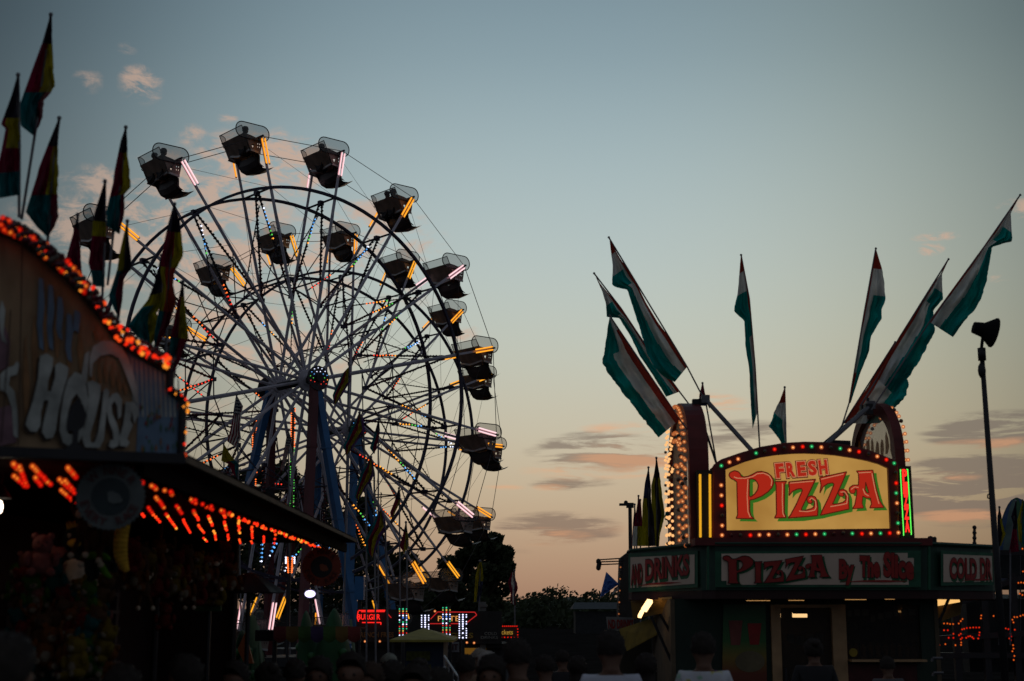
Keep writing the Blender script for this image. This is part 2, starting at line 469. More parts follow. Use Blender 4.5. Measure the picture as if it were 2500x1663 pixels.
def gondola_meshes():
    out = {}
    b = MB()
    prof = [(-.52, .05), (-.38, -.22), (-.26, -.44), (-.06, -.50), (.12, -.50), (.12, -.46), (-.04, -.45), (-.22, -.39), (-.34, -.19), (-.48, .05)]
    for y0, y1 in ((-hw * .93, hw * .80),):
        pts = prof; n = len(pts)
        vs = [(x, y0, z) for x, z in pts] + [(x, y1, z) for x, z in pts]
        b.add(vs, [(i, (i + 1) % n, (i + 1) % n + n, i + n) for i in range(n)])
    side = [(-.53, .05), (-.39, -.22), (-.27, -.46), (-.06, -.52), (.08, -.52), (.12, -.30), (.15, .0), (.08, .05), (-.10, -.02), (-.28, .02)]
    for y in (-hw, hw - .03):
        b.poly([side, [(-.04, -.24), (.0, -.24), (.0, -.19), (-.04, -.19)], [(.03, -.24), (.07, -.24), (.07, -.19), (.03, -.19)], [(-.04, -.34), (.0, -.34), (.0, -.29), (-.04, -.29)], [(.03, -.34), (.07, -.34), (.07, -.29), (.03, -.29)], [(-.26, -.28), (-.20, -.40), (-.15, -.26)]], lambda x, z: Vector((x, y, z)), .03, 0)
    b.poly([[(-hw, .04), (hw, .04), (hw * .72, -.38), (hw * .1, -.48), (-hw * .9, -.42)]], lambda y, z: Vector((-.535 + (.04 - z) * .56, y, z)), -.03, 0, Vector((1, 0, 0)))
    # front knee bar
    b.tube((.13, -hw, .0), (.13, hw, .0), .025, 6); b.tube((-.02, -.89, 0), (-.02, .89, 0), .03, 6)
    out['gondola'] = b.mesh('gondola', [M_TUB])
    t = MB(); t.bar((-.29, -hw * .92, -.45), (-.26, hw * .1, -.51), .05, .06, (1, 0, 0)); t.bar((-.26, hw * .1, -.51), (-.31, hw * .74, -.41), .05, .06, (1, 0, 0))
    t.bar((-.28, -hw - .012, -.47), (.08, -hw - .012, -.52), .03, .06, (0, 1, 0)); t.bar((-.28, hw + .012, -.47), (.08, hw + .012, -.52), .03, .05, (0, 1, 0))
    out['trim'] = t.mesh('trim', [M_TRIM])
    # footrest, V-bottomed with an upturned lip
    f = MB(); rows = []
    for x, z, w in ((.02, -.48, .64), (.06, -.66, .60), (.14, -.82, .54), (.32, -.90, .50), (.54, -.87, .46), (.76, -.77, .44)):
        rows.append([(x, -w, z), (x - .02, -w * .4, z - .045), (x - .02, 0, z - .07), (x - .02, w * .4, z - .045), (x, w, z)])
    f.grid(rows); rows2 = [[(x - .03, y, z - .03) for x, y, z in r] for r in rows]; f.grid(rows2[::-1])
    for s_ in (-1, 1): f.poly([[(-.14, -.50), (.04, -.50), (.10, -.64), (.20, -.80), (.34, -.88), (.18, -.86), (.03, -.70)]], lambda x, z: Vector((x, s_ * .55, z)), .02)
    out['footrest'] = f.mesh('footrest', [M_TUBD])

    def rr(w, hgt, r, z0, n=6):
        ps = []
        for cx, cz, a0 in ((w - r, z0 + hgt - r, 0), (-w + r, z0 + hgt - r, 90), (-w + r, z0 + r, 180), (w - r, z0 + r, 270)):
            for k in range(n + 1):
                a = R_(a0 + 90 * k / n); ps.append((cx + r * math.cos(a), cz + r * math.sin(a)))
        return ps
    s = MB(); fr = MB()
    for ps, fn in ((rr(.61, .52, .25, -.12), lambda x, z: Vector((x - .25, -hw - .03, z))),):
        s.poly([ps], fn, 0, 0); pp = [fn(*q) for q in ps]
        fr.path(pp + [pp[0]], .017, 5)
    out['side_screen'] = s.mesh('side_screen', [M_NET]); out['screen_frame'] = fr.mesh('screen_frame', [M_DARK])
    s = MB()
    s.add([(-.52, -hw, .04), (-.52, hw, .04), (-.64, hw, .28), (-.64, -hw, .28)], [(0, 1, 2, 3)])
    fr = MB(); fr.path([Vector((-.52, -hw, .04)), Vector((-.64, -hw, .28)), Vector((-.64, hw, .28)), Vector((-.52, hw, .04))], .014, 5)
    for sg in (1,):
        w = [(-.64, .29), (-.52, .31), (-.42, .25), (-.38, .12), (-.40, -.02), (-.46, -.10), (-.50, -.06)]
        s.poly([w], lambda x, z: Vector((x, sg * (hw + .01), z)), 0); fr.path([Vector((x, sg * (hw + .01), z)) for x, z in w], .012, 4)
    out['rear_screen'] = s.mesh('rear_screen', [M_NET]); out['rear_frame'] = fr.mesh('screen_frame', [M_DARK])
    return out


GM = gondola_meshes()


def unit(*a):
    v = Vector(a); return v.normalized()


def wheel(H, psi, t0, Rr, w, label, seed, colors, col_tower, legs, lit_bias, car_label):
    """H = centre of the near hub plate"""
    rng = random.Random(seed)
    d = Vector((math.cos(psi), math.sin(psi), 0)); n = Vector((-math.sin(psi), math.cos(psi), 0)); up = Vector((0, 0, 1))
    base_ = Vector((H.x, H.y, 0)) + n * (w / 2)
    t = root('ferris_wheel', base_, label, 'ferris wheel', 'ferris wheels with sixteen gondolas')
    pl = [H.copy(), H + n * w]; mid = H + n * (w / 2)
    dirv = lambda k: d * math.sin(t0 + k * math.pi / 8) + up * math.cos(t0 + k * math.pi / 8)
    rim = Rr * .79; inner = Rr * .36
    for j in (0, 1):
        m = MB(); NN = 96
        pts = [pl[j] + (d * math.sin(2 * math.pi * i / NN) + up * math.cos(2 * math.pi * i / NN)) * rim for i in range(NN + 1)]
        for a, b_ in zip(pts, pts[1:]): m.bar(a, b_, .10, .085, n)
        for i in range(0, NN, 3): m.octa(pts[i] - n * .06, .018, 1)
        mk('rim_ring', m, [M_RIM, M_TRIM], t)
        hb = MB(); hb.tube(pl[j] - n * .05, pl[j] + n * .05, .36, 16); hb.tube(pl[j] - n * .09, pl[j] + n * .09, .2, 12)
        mk('hub_plate', hb, M_SPOKE, t)
    for k in range(16):
        v = dirv(k); vt = dirv(k + 4)
        for j in (0, 1):
            m = MB(); hc = pl[j]; off = n * (.03 if j == 0 else -.03)
            # each arm is an open beam: two flanges with a web
            a = hc + v * .25 + off; b_ = hc + v * Rr + off
            m.bar(a, hc + v * rim + off, .05, .09, n); m.bar(hc + v * rim + off, b_, .045, .075, n)
            m.bar(a, hc + v * rim * .9 + off, .10, .018, n)
            mk('spoke', m, M_SPOKE, t)
            # fluorescent pair near the tip
            ctype = colors[k % len(colors)]; m = MB()
            for s_ in (-1, 1):
                a = hc + v * (Rr * .885) + vt * (s_ * .055) - n * (.07 if j == 0 else -.07); b_ = a + v * (Rr * .105)
                m.tube(a, b_, .030, 6, 0); m.tube(a - n * .012, b_ - n * .012, .022, 6, 1)
                m.box(a, (.05, .05, .05), 2); m.box(b_, (.05, .05, .05), 2)
            mk('light_tube', m, [{'a': M_AMB, 'p': M_PNK, 'y': M_YEL}[ctype], {'a': M_AMB2, 'p': M_PNK2, 'y': M_AMB2}[ctype], M_DARK], t)
            # tip-to-tip cable
            m = MB(); m.tube(hc + v * Rr, hc + dirv(k + 1) * Rr, .012, 4); mk('cable', m, M_CABLE, t)
        # axle pin, cross tube at the rim
        m = MB(); m.tube(pl[0] + v * Rr - n * .1, pl[1] + v * Rr + n * .1, .035, 6); mk('axle_pin', m, M_RIM, t); m = MB(); m.tube(pl[0] + v * rim, pl[1] + v * rim, .035, 6)
        m.box(mid + v * rim, (.16, .16, .16), 0, psi); mk('cross_tube', m, M_RIM, t)
        # cross tubes nearer the hub and diagonal bracing
        v5 = dirv(k + .5)
        m = MB(); A = pl[0] + v * (Rr * .43); B = pl[1] + v * (Rr * .43)
        m.tube(A, B, .028, 6); m.tube(A, mid + v5 * inner, .022, 5); m.tube(B, mid + v5 * inner, .022, 5)
        m.tube(pl[0] + v * (Rr * .43), pl[0] + dirv(k + 1) * (Rr * .43), .02, 5); m.tube(pl[1] + v * (Rr * .43), pl[1] + dirv(k + 1) * (Rr * .43), .02, 5); m.tube(mid + v5 * inner, pl[0] + dirv(k + 1) * (Rr * .60), .018, 5); m.tube(mid + v5 * inner, pl[1] + v * (Rr * .60), .018, 5)
        m.box(mid + v5 * inner, (.14, .14, .12), 0, psi)
        mk('brace', m, M_RIM, t)
        m = MB(); m.tube(pl[0] + v * rim, pl[1] + dirv(k + 1) * (Rr * .43), .007, 4); m.tube(pl[1] + v * rim, pl[0] + dirv(k - 1) * (Rr * .43), .007, 4)
        m.tube(pl[0] + v * rim, pl[0] + dirv(k + 1) * Rr * .62, .007, 4); m.tube(pl[0] + v * (Rr * .96), pl[0] + dirv(k + 1) * rim, .006, 4)
        mk('guy_wire', m, M_CABLE, t)
        # star of bulb strings in the middle plane
        for s_ in (-.5, .5):
            a = mid + v * (rim * .99) + vt * (s_ * .12); b_ = mid + dirv(k + s_) * inner
            m = MB(); m.tube(a, b_, .032, 5, 7); Ls = (b_ - a).length; nb = int(Ls / .125)
            mode = rng.random(); lo = rng.uniform(0, .75); ln = rng.uniform(.18, .5)
            if mode > lit_bias: lo = 2
            for q in range(nb):
                f = (q + .5) / nb; c = a.lerp(b_, f) - n * .035 + vt * rng.uniform(-.012, .012)
                mi = 0
                if lo < f < lo + ln:
                    mi = (1 if f < .16 else 2 if f < .32 else 3 if f < .42 else 4 if f < .60 else 6 if f < .78 else 5) if rng.random() > .04 else 0
                elif f > .62: mi = 8
                m.octa(c, .052 if mi in (0, 8) else .034, mi); m.octa(c + n * .07, .036 if mi in (0, 8) else .026, mi)
            mk('light_string', m, LED, t)
        # secondary straight string on some arms
        if True:
            a = mid + v * (Rr * .40); b_ = mid + dirv(k + 1) * (Rr * .74); m = MB(); m.tube(a, b_, .02, 5, 7); nb = int((b_ - a).length / .14)
            lo = rng.choice((rng.uniform(.0, .7), 2))
            for q in range(nb):
                f = (q + .5) / nb; mi = 0
                if lo < f < lo + .33: mi = 5 if f < .3 else 6 if f < .5 else 4 if f < .62 else 3 if f < .72 else 2 if f < .88 else 1
                m.octa(a.lerp(b_, f) - n * .03, .036, mi)
            mk('light_string', m, LED, t)
        # gondola
        pc = mid + v * Rr
        go = inst('gondola', GM['gondola'], t, pc - base_, (0, 0, psi))
        for nm in ('trim', 'footrest', 'side_screen', 'screen_frame', 'rear_screen'): inst(nm, GM[nm], go, (0, 0, 0))
        inst('screen_frame', GM['rear_frame'], go, (0, 0, 0))
        pins[(label, k)] = (pc, psi)
    ax = MB(); ax.tube(H - n * .75, H + n * (w + .75), .13, 14); mk('axle', ax, M_DARK, t)
    # decorated hub discs with chase lights, one outside each tower
    for j, s_ in ((0, -1), (1, 1)):
        m = MB(); c = pl[j] + n * (s_ * .62); m.tube(c - n * .03, c + n * .03, .40, 12, 7)
        for r_, cnt in ((.10, 5), (.21, 10), (.32, 14)):
            for i in range(cnt):
                a = 2 * math.pi * i / cnt + r_; h_ = math.cos(a) * r_
                mi = 1 if h_ > .17 else 2 if h_ > .05 else 3 if h_ > -.03 else 4 if h_ > -.1 else 5 if h_ > -.2 else 8
                m.octa(c + n * (s_ * .05) + (d * math.sin(a) + up * math.cos(a)) * r_, .017, mi)
        mk('hub_light', m, LED, t)
    # towers: an A-frame each side, colours per leg
    for j, s_ in ((0, -1), (1, 1)):
        c = pl[j] + n * (s_ * .42)
        for (ds, mt_) in legs[j]:
            foot = Vector((c.x, c.y, .25)) + d * ds + n * (s_ * 1.15)
            m = MB(); m.bar(c + Vector((0, 0, .1)), foot, .24, .22, n)
            for z_ in (.25, .5, .75): m.bar((c).lerp(foot, z_) - n * .14, (c).lerp(foot, z_) + n * .14, .05, .27, up)
            mk('tower_leg', m, mt_, t)
        m = MB(); a = c.lerp(Vector((c.x, c.y, .25)) + d * legs[j][0][0] + n * (s_ * 1.15), .55); b_ = c.lerp(Vector((c.x, c.y, .25)) + d * legs[j][1][0] + n * (s_ * 1.15), .55)
        m.bar(a, b_, .1, .1, n); mk('cross_beam', m, M_DARK, t)
    m = MB(); m.box(mid * 1 - Vector((0, 0, mid.z)) + Vector((0, 0, .35)), (5.5, 2.4, .28), 0, psi); m.box(Vector((mid.x, mid.y, .12)), (4.8, 2.0, .22), 0, psi)
    mk('base_platform', m, M_DARK, t)
    cb = MB(); c = pl[1].lerp(Vector((pl[1].x, pl[1].y, .25)), .42) + n * .9; cb.box(c, (.75, .5, .8), 0, psi); cb.box(c + Vector((0, 0, .43)), (.82, .56, .05), 0, psi); mk('motor_box', cb, M_DARK, t)
    return t


pins = {}
CC = 'ppapapapppaappaa'
cols1 = ['a', 'p', 'a', 'p', 'a', 'p', 'p', 'a', 'p', 'p', 'a', 'a', 'a', 'a', 'a', 'p']
W1 = wheel(Vector((-6.55, 45, 7.235 + CH)), .71, -.25, 7.992, 1.785, 'nearer and larger ferris wheel with pink and amber light tubes, its hub at centre left', 2, cols1, None,
           [[(-.95, M_RED), (1.25, M_BLUE)], [(-1.3, M_BLUE), (.9, M_RED)]], .62, '')
W2 = wheel(Vector((-6.732 * .95, 55.6, 7.354 * .95 + CH)), .724, -.384, 8.0, 1.785, 'farther ferris wheel standing behind the first, showing smaller with all amber light tubes', 5, ['y', 'a', 'y', 'a', 'y', 'a', 'a', 'y'], None,
           [[(-1.0, M_BLUE), (1.5, M_BLUE)], [(-1.4, M_RED), (1.1, M_BLUE)]], .5, '')
# ================================================================ flags
CL = dict(purple=mat('cloth_purple', (.14, .05, .22), .8, trans=.6), dark=mat('cloth_black', (.022, .016, .03), .8, trans=.4), yellow=mat('cloth_yellow', (.36, .31, .012), .8, trans=.7),
          crimson=mat('cloth_crimson', (.21, .008, .04), .8, trans=.65), teal=mat('cloth_teal', (.005, .15, .17), .8, trans=.65), green=mat('cloth_green', (.004, .34, .32), .8, trans=.85),
          white=mat('cloth_white', (.74, .75, .72), .8, trans=.85), red=mat('cloth_red', (.42, .055, .035), .8, trans=.75), blue=mat('cloth_blue', (.12, .24, .62), .8, trans=.55), navy=mat('cloth_navy', (.03, .04, .09), .8, trans=.4))
M_POLE = mat('pole_grey', (.16, .16, .18), .5, .2)


def resample(pts, n):
    ds = [0]
    for a, b in zip(pts, pts[1:]): ds.append(ds[-1] + math.hypot(b[0] - a[0], b[1] - a[1]))
    out = []
    for i in range(n):
        t = ds[-1] * i / (n - 1); j = 0
        while j < len(ds) - 2 and ds[j + 1] < t: j += 1
        f = (t - ds[j]) / max(1e-6, ds[j + 1] - ds[j]); out.append((pts[j][0] + (pts[j + 1][0] - pts[j][0]) * f, pts[j][1] + (pts[j + 1][1] - pts[j][1]) * f))
    return out


def flag(label, Y, A, B, bands, pole, group=None, conv=(0, 0, 1), rip=.05, seed=0, pr=.012, paired=False, cat='flag'):
    """A: edge along the pole, B: free edge (pixels -> metres at distance Y); bands(u,v)->cloth name"""
    ox, oy, s = conv; cv = lambda q: (ox + q[0] * s, oy + q[1] * s)
    A = [cv(q) for q in A]; B = [cv(q) for q in B]; pole = [cv(q) for q in pole]
    nr, nc = 72, 30
    A, B = resample(A, nr), resample(B, nr)
    rj = random.Random(seed * 31 + int(Y * 10))
    wob = [0.0] * nr
    for j in range(1, nr): wob[j] = wob[j - 1] * .8 + rj.gauss(0, .012)
    foot = P(pole[-1][0], pole[-1][1], Y)
    t = root('flag', foot, label, cat, group)
    ph = seed * 1.7; rows = []
    for j in range(nr):
        r = []
        for i in range(nc):
            u = i / (nc - 1); x = A[j][0] + (B[j][0] - A[j][0]) * u; y = A[j][1] + (B[j][1] - A[j][1]) * u
            v = j / (nr - 1); wd_ = math.hypot(B[j][0] - A[j][0], B[j][1] - A[j][1]) * Y / F
            u_ = u * (1 + wob[j] * (0 if j > nr - 4 else 1)); x = A[j][0] + (B[j][0] - A[j][0]) * u_; y = A[j][1] + (B[j][1] - A[j][1]) * u_
            dy = (math.sin(u * 8 + v * 6 + ph) * .5 + math.sin(u * 17 - v * 9 + ph * 2) * .3 + math.sin(u * 5 + v * 31 + ph) * .14 + math.sin(u * 29 + v * 14) * .08) * rip * min(1, wd_ * 4) * (.35 + u)
            r.append(P(x, y, Y + dy * 2.2 - .02))
        rows.append(r)
    names = []; 

    def mf(u, v):
        n_ = bands(u, v)
        if n_ not in names: names.append(n_)
        return names.index(n_)
    m = MB(); m.grid(rows, mf); cm = mk('cloth', m, [CL[n_] for n_ in names], t, True)
    pm = MB(); pts = [P(x, y, Y + .012) for x, y in pole]
    for a, b in zip(pts, pts[1:]): pm.tube(a, b, pr, 7)
    pm.ball(pts[0], pr * 1.6, 0, 8, 5)
    mk('pole', pm, M_POLE, t)
    return t


R7 = (1400, 450, 1100 / 2357)
rwg = lambda a=.12, b=.55: (lambda u, v: 'red' if u < a else 'white' if u < b + .12 * math.sin(v * 9) * 0 else 'green')
G1 = 'red, white and green flags on the pizza stand'


def feather(a, segs):
    """bands changing down the length: the top shows white then green on the flap, lower again white then green"""
    def f(u, v):
        if u < a: return 'red'
        if v < .10: return 'red'
        if v < .22: return 'white'
        if v < .34: return 'green' if u > .25 else 'white'
        return 'white' if u < .55 - .2 * (v - .34) else 'green'
    return f


flag('highest of the three flags leaning left above the pizza stand, its tip farthest up', 21.2, [(185, 280), (215, 335), (245, 390), (290, 450), (330, 520), (380, 620), (440, 720), (500, 800), (550, 880), (595, 955)],
     [(188, 283), (195, 345), (207, 430), (203, 530), (285, 552), (320, 670), (355, 770), (380, 880), (450, 990), (530, 1035)], feather(.14, 0), [(185, 278), (595, 955), (665, 1090), (715, 1170)], G1, R7, .1, 1)
flag('narrow flag leaning left between the two broader ones above the pizza stand', 21.8, [(110, 468), (140, 520), (250, 650), (370, 830), (480, 990), (555, 1085)],
     [(112, 474), (150, 560), (168, 620), (172, 695), (240, 700), (300, 800), (350, 900), (410, 990), (485, 1112)], feather(.16, 0), [(108, 466), (250, 650), (370, 830), (555, 1085), (608, 1155)], G1, R7, .1, 2)
flag('broad lowest flag left of the pizza stand, its striped cloth pointing down', 20.6, [(190, 690), (220, 740), (270, 800), (330, 890), (400, 1000), (480, 1120), (556, 1230)],
     [(188, 700), (165, 830), (152, 940), (215, 1020), (290, 1125), (370, 1230), (445, 1325)], lambda u, v: 'red' if u < .22 and v > .12 else 'green' if u > (.62 if v > .3 else .4) else 'white', [(190, 688), (400, 1000), (556, 1230), (600, 1290)], G1, R7, .1, 3)
flag('slim upright flag at the middle left above the pizza sign, hanging furled along its pole', 21.0, [(877, 372), (900, 480), (920, 600), (935, 750), (950, 950), (958, 1100), (963, 1190)],
     [(875, 376), (865, 500), (858, 570), (840, 665), (895, 712), (900, 850), (918, 960), (930, 1180), (937, 1280)], lambda u, v: 'red' if v < .1 or u < .1 else 'white' if v < .22 or (v > .5 and u < .4) else 'green', [(877, 370), (920, 600), (950, 950), (975, 1390)], G1, R7, .08, 4)
flag('smallest red white and green flag, just above the top of the arched pizza sign', 20.9, [(1105, 1063), (1110, 1130), (1114, 1250), (1113, 1370)],
     [(1103, 1066), (1080, 1130), (1050, 1190), (1024, 1265), (1060, 1310), (1084, 1345), (1086, 1370)], lambda u, v: 'red' if v < .25 else 'white' if v < .5 - .2 * (u - .5) else ('green' if u > .25 else 'white'), [(1105, 1062), (1113, 1395)], G1, R7, .08, 5)
flag('upright flag above the right half of the pizza sign, leaning slightly right, red tip', 21.1, [(1582, 338), (1555, 500), (1520, 680), (1490, 850), (1465, 1000), (1442, 1145)],
     [(1584, 342), (1610, 430), (1630, 520), (1633, 610), (1615, 655), (1615, 705), (1560, 790), (1545, 880), (1500, 990), (1450, 1145)], lambda u, v: 'red' if v < .12 or u < .08 else 'white' if v < .3 else ('green' if u > .3 else 'white') if v < .8 else 'red' if u < .4 else 'green', [(1582, 336), (1520, 680), (1442, 1145), (1405, 1262)], G1, R7, .08, 6)
flag('long flag leaning right, middle one of the three on the right of the pizza stand', 21.5, [(1960, 393), (1920, 470), (1850, 570), (1770, 700), (1700, 810), (1640, 910), (1590, 1015)],
     [(1962, 397), (1928, 470), (1932, 600), (1882, 660), (1892, 770), (1850, 860), (1790, 960), (1740, 1030), (1680, 1105)], feather(.12, 0), [(1962, 392), (1850, 570), (1700, 810), (1590, 1015), (1500, 1160)], G1, R7, .1, 7)
flag('outermost flag leaning far right above the pizza stand, near the right photo edge', 20.8, [(2335, 58), (2280, 140), (2215, 235), (2150, 325), (2080, 425), (2000, 525), (1930, 620), (1862, 720)],
     [(2333, 66), (2288, 150), (2296, 300), (2190, 328), (2172, 450), (2140, 600), (2060, 700), (1985, 800)], feather(.06, 0), [(2337, 56), (2150, 325), (1862, 720), (1560, 1180)], G1, R7, .1, 8)
flag('lowest flag leaning right behind the right arch of the pizza stand, wide white middle', 22.0, [(1683, 828), (1600, 960), (1540, 1060), (1470, 1165), (1412, 1252)],
     [(1690, 845), (1735, 1000), (1756, 1050), (1740, 1100), (1690, 1165), (1600, 1250)], lambda u, v: 'red' if u < .18 else 'white' if u < .62 else 'green', [(1683, 826), (1412, 1252), (1350, 1335)], G1, R7, .1, 9)
flag('tiny dark flag tip poking up behind the left arch of the pizza stand', 21.9, [(675, 1042), (690, 1100), (700, 1160)], [(672, 1045), (660, 1100), (648, 1158)], lambda u, v: 'crimson' if v < .6 else 'navy', [(675, 1040), (745, 1440)], G1, R7, .03, 10)

# --- left stall flags
R3 = (0, 0, 500 / 1120)
R4 = (0, 500, 500 / 1206)
G2 = 'purple, yellow, crimson and teal flags on the left stall'


def diag(c=('teal', 'crimson', 'yellow', 'dark'), k=.9, o=0.0, th=(.35, .75, 1.1)):
    def f(u, v):
        q = u + (1 - v) * k + o
        return c[0] if q < th[0] else c[1] if q < th[1] else c[2] if q < th[2] else c[3]
    return f


fan = lambda u, v: 'dark' if v < .22 else ('crimson' if u < .55 else 'yellow') if v < .62 else ('teal' if u < .75 else 'crimson')
flag('tallest flag on the left stall, its tip nearest the top left corner', 8.4, [(275, 82), (232, 230), (180, 370), (105, 580), (115, 690), (182, 742)], [(284, 85), (287, 250), (292, 330), (306, 470), (242, 550), (236, 640), (186, 742)], fan, [(278, 80), (250, 300), (215, 560), (190, 740), (118, 1200)], G2, R3, .12, 1, .009)
flag('flag at the very left edge of the photo, partly outside it', 7.9, [(95, 412), (60, 530), (5, 680), (30, 705), (12, 800), (-10, 900), (-5, 1085)], [(102, 414), (106, 560), (110, 660), (118, 800), (106, 830), (109, 1066)], lambda u, v: 'dark' if v < .35 else 'yellow' if v < .6 and u > .2 else 'crimson' if v < .8 else 'teal', [(99, 410), (106, 800), (104, 1190)], G2, R3, .1, 2, .009)
flag('broad flag low beside the tallest one, hanging just above the roof bulbs', 8.2, [(320, 648), (270, 770), (212, 920), (200, 970), (140, 1160), (200, 1240), (258, 1298)], [(329, 650), (318, 800), (320, 950), (315, 1050), (322, 1190), (300, 1240), (262, 1300)], fan, [(324, 646), (290, 900), (262, 1300), (255, 1400)], G2, R3, .12, 3, .009)
flag('flag with the yellow right half in front of the far left gondola', 9.2, [(685, 698), (660, 770), (625, 940), (618, 1000), (580, 1160), (585, 1240), (650, 1280)], [(693, 700), (700, 850), (717, 1020), (680, 1065), (677, 1180), (654, 1282)], fan, [(688, 696), (660, 1000), (630, 1180), (588, 1560)], G2, R3, .12, 4, .009)
flag('narrow flag left of the yellow one, covering the left gondola', 9.0, [(570, 993), (540, 1090), (512, 1180), (500, 1320), (483, 1440), (500, 1500), (508, 1566)], [(578, 995), (577, 1130), (580, 1240), (575, 1400), (573, 1570)], lambda u, v: 'dark' if v < .38 else 'yellow' if v < .52 else 'crimson' if v < .85 else 'teal', [(574, 991), (572, 1300), (558, 1660)], G2, R3, .1, 5, .009)
flag('small dark red flag behind the first flags, touching the roof bulbs', 9.6, [(455, 60), (430, 170), (385, 330)], [(460, 62), (470, 200), (484, 430)], lambda u, v: 'crimson' if v > .25 else 'dark', [(457, 58), (450, 300), (445, 480)], G2, R4, .06, 6, .009)
flag('narrow flag with a yellow left stripe in front of the rim of the wheel', 9.5, [(746, 98), (705, 280), (690, 380), (640, 540), (660, 590), (700, 675)], [(754, 100), (760, 220), (776, 385), (735, 405), (728, 500), (704, 672)], lambda u, v: ('yellow' if u < .45 else 'dark') if v < .5 else ('teal' if u < .5 else 'crimson'), [(750, 96), (735, 300), (700, 560), (692, 720)], G2, R4, .1, 7, .009)
flag('large flag in front of the left rim of the wheel, yellow patch on its right', 10.0, [(1022, -2), (990, 110), (950, 300), (945, 400), (960, 480), (930, 640), (910, 760), (905, 870)], [(1032, 0), (1060, 100), (1084, 300), (1028, 400), (1020, 470), (1040, 570), (1000, 700), (915, 872)], lambda u, v: 'dark' if v < .18 else ('crimson' if u < .55 else 'yellow') if v < .42 else ('yellow' if u < .3 else 'red') if v < .72 else ('teal' if u < .4 else 'crimson'), [(1027, -4), (1005, 300), (985, 600), (975, 900)], G2, R4, .14, 8, .010)
flag('wide flag with yellow and teal lower corner blown left over the roof bulbs', 10.2, [(948, 300), (905, 470), (870, 560), (790, 660), (752, 712), (812, 780), (880, 838)], [(958, 302), (962, 420), (960, 560), (925, 640), (945, 690), (915, 780), (884, 840)], lambda u, v: 'dark' if v < .38 else 'teal' if (u < .62 and v > .5) else 'yellow', [(952, 298), (950, 560), (930, 800), (928, 900)], G2, R4, .12, 9, .010)
flag('shortest flag at the right end of the left stall roof', 10.4, [(1073, 456), (1040, 600), (1005, 780), (995, 900), (1012, 990)], [(1080, 458), (1090, 600), (1111, 790), (1080, 852), (1062, 920), (1020, 992)], lambda u, v: 'dark' if v < .15 else ('crimson' if u < .4 else 'yellow') if v < .6 else ('teal' if u < .5 else 'crimson'), [(1076, 454), (1050, 700), (1025, 1020)], G2, R4, .12, 10, .010)

# --- flags among the wheels
R6 = (780, 950, 320 / 1115)
G3 = 'small feather flags in front of the wheels'
vb = lambda u, v: 'teal' if u < .22 else 'crimson' if u < .5 else 'yellow' if u < .78 else 'purple'
flag('upper feather flag of the row beside the second hub, purple right stripe', 31, [(335, 205), (295, 290), (260, 350), (235, 420), (205, 480), (225, 565)], [(345, 200), (372, 240), (386, 350), (330, 430), (275, 512), (235, 565)], vb, [(340, 200), (375, 360), (400, 1100), (400, 2400)], G3, R6, .1, 1, .02)
flag('second feather flag down the row, just below the one at the second hub', 30, [(430, 585), (395, 650), (350, 720), (320, 830), (298, 920), (325, 948)], [(445, 580), (458, 640), (468, 712), (435, 790), (395, 830), (335, 946)], vb, [(438, 578), (465, 720), (480, 2400)], G3, R6, .1, 2, .02)
flag('third and largest feather flag, lowest of the row beside the blue tower legs', 29, [(505, 1040), (470, 1120), (430, 1200), (385, 1290), (405, 1390), (440, 1432)], [(530, 1036), (550, 1080), (574, 1170), (532, 1230), (505, 1300), (455, 1430)], vb, [(520, 1034), (560, 1180), (590, 2400)], G3, R6, .1, 3, .02)
flag('tiny feather flag right of the second hub', 36, [(503, 248), (462, 400), (428, 500), (462, 550)], [(507, 250), (516, 350), (500, 440), (468, 552)], lambda u, v: ('dark' if v < .4 else 'teal' if u < .5 else 'crimson'), [(505, 246), (500, 450), (500, 2400)], G3, R6, .05, 4, .02)
flag('small red and dark feather flag crossing the lower rim of the wheels', 35, [(672, 845), (640, 950), (600, 1050), (612, 1100)], [(680, 850), (692, 910), (682, 970), (622, 1100)], lambda u, v: 'dark' if v < .35 else 'crimson' if u < .7 else 'yellow', [(676, 843), (680, 960), (690, 2400)], G3, R6, .05, 5, .02)
flag('lowest small flag by the wheel rim with red left and yellow right halves', 34, [(733, 1135), (700, 1280), (680, 1330), (715, 1392)], [(738, 1138), (752, 1230), (762, 1320), (722, 1395)], lambda u, v: 'dark' if v < .3 else 'crimson' if u < .5 else 'yellow', [(735, 1133), (745, 1330), (745, 2400)], G3, R6, .05, 6, .02)
flag('flag just right of the first hub with yellow middle and purple right stripe', 33, [(838, 910), (822, 940), (812, 965), (815, 985)], [(855, 892), (857, 930), (845, 950), (820, 988)], vb, [(853, 892), (850, 960), (838, 1600)], G3, (0, 0, 1), .06, 7, .02)
flag('small yellow and teal pennant left of the wheel towers, hanging below the starred flag', 38, [(546, 1085), (540, 1125), (562, 1135), (566, 1152), (577, 1166)], [(548, 1086), (563, 1110), (573, 1123), (584, 1134), (578, 1166)], lambda u, v: 'yellow' if v < .5 else 'crimson' if u < .5 else 'teal', [(546, 1083), (553, 1600)], G3, (0, 0, 1), .04, 8, .02)


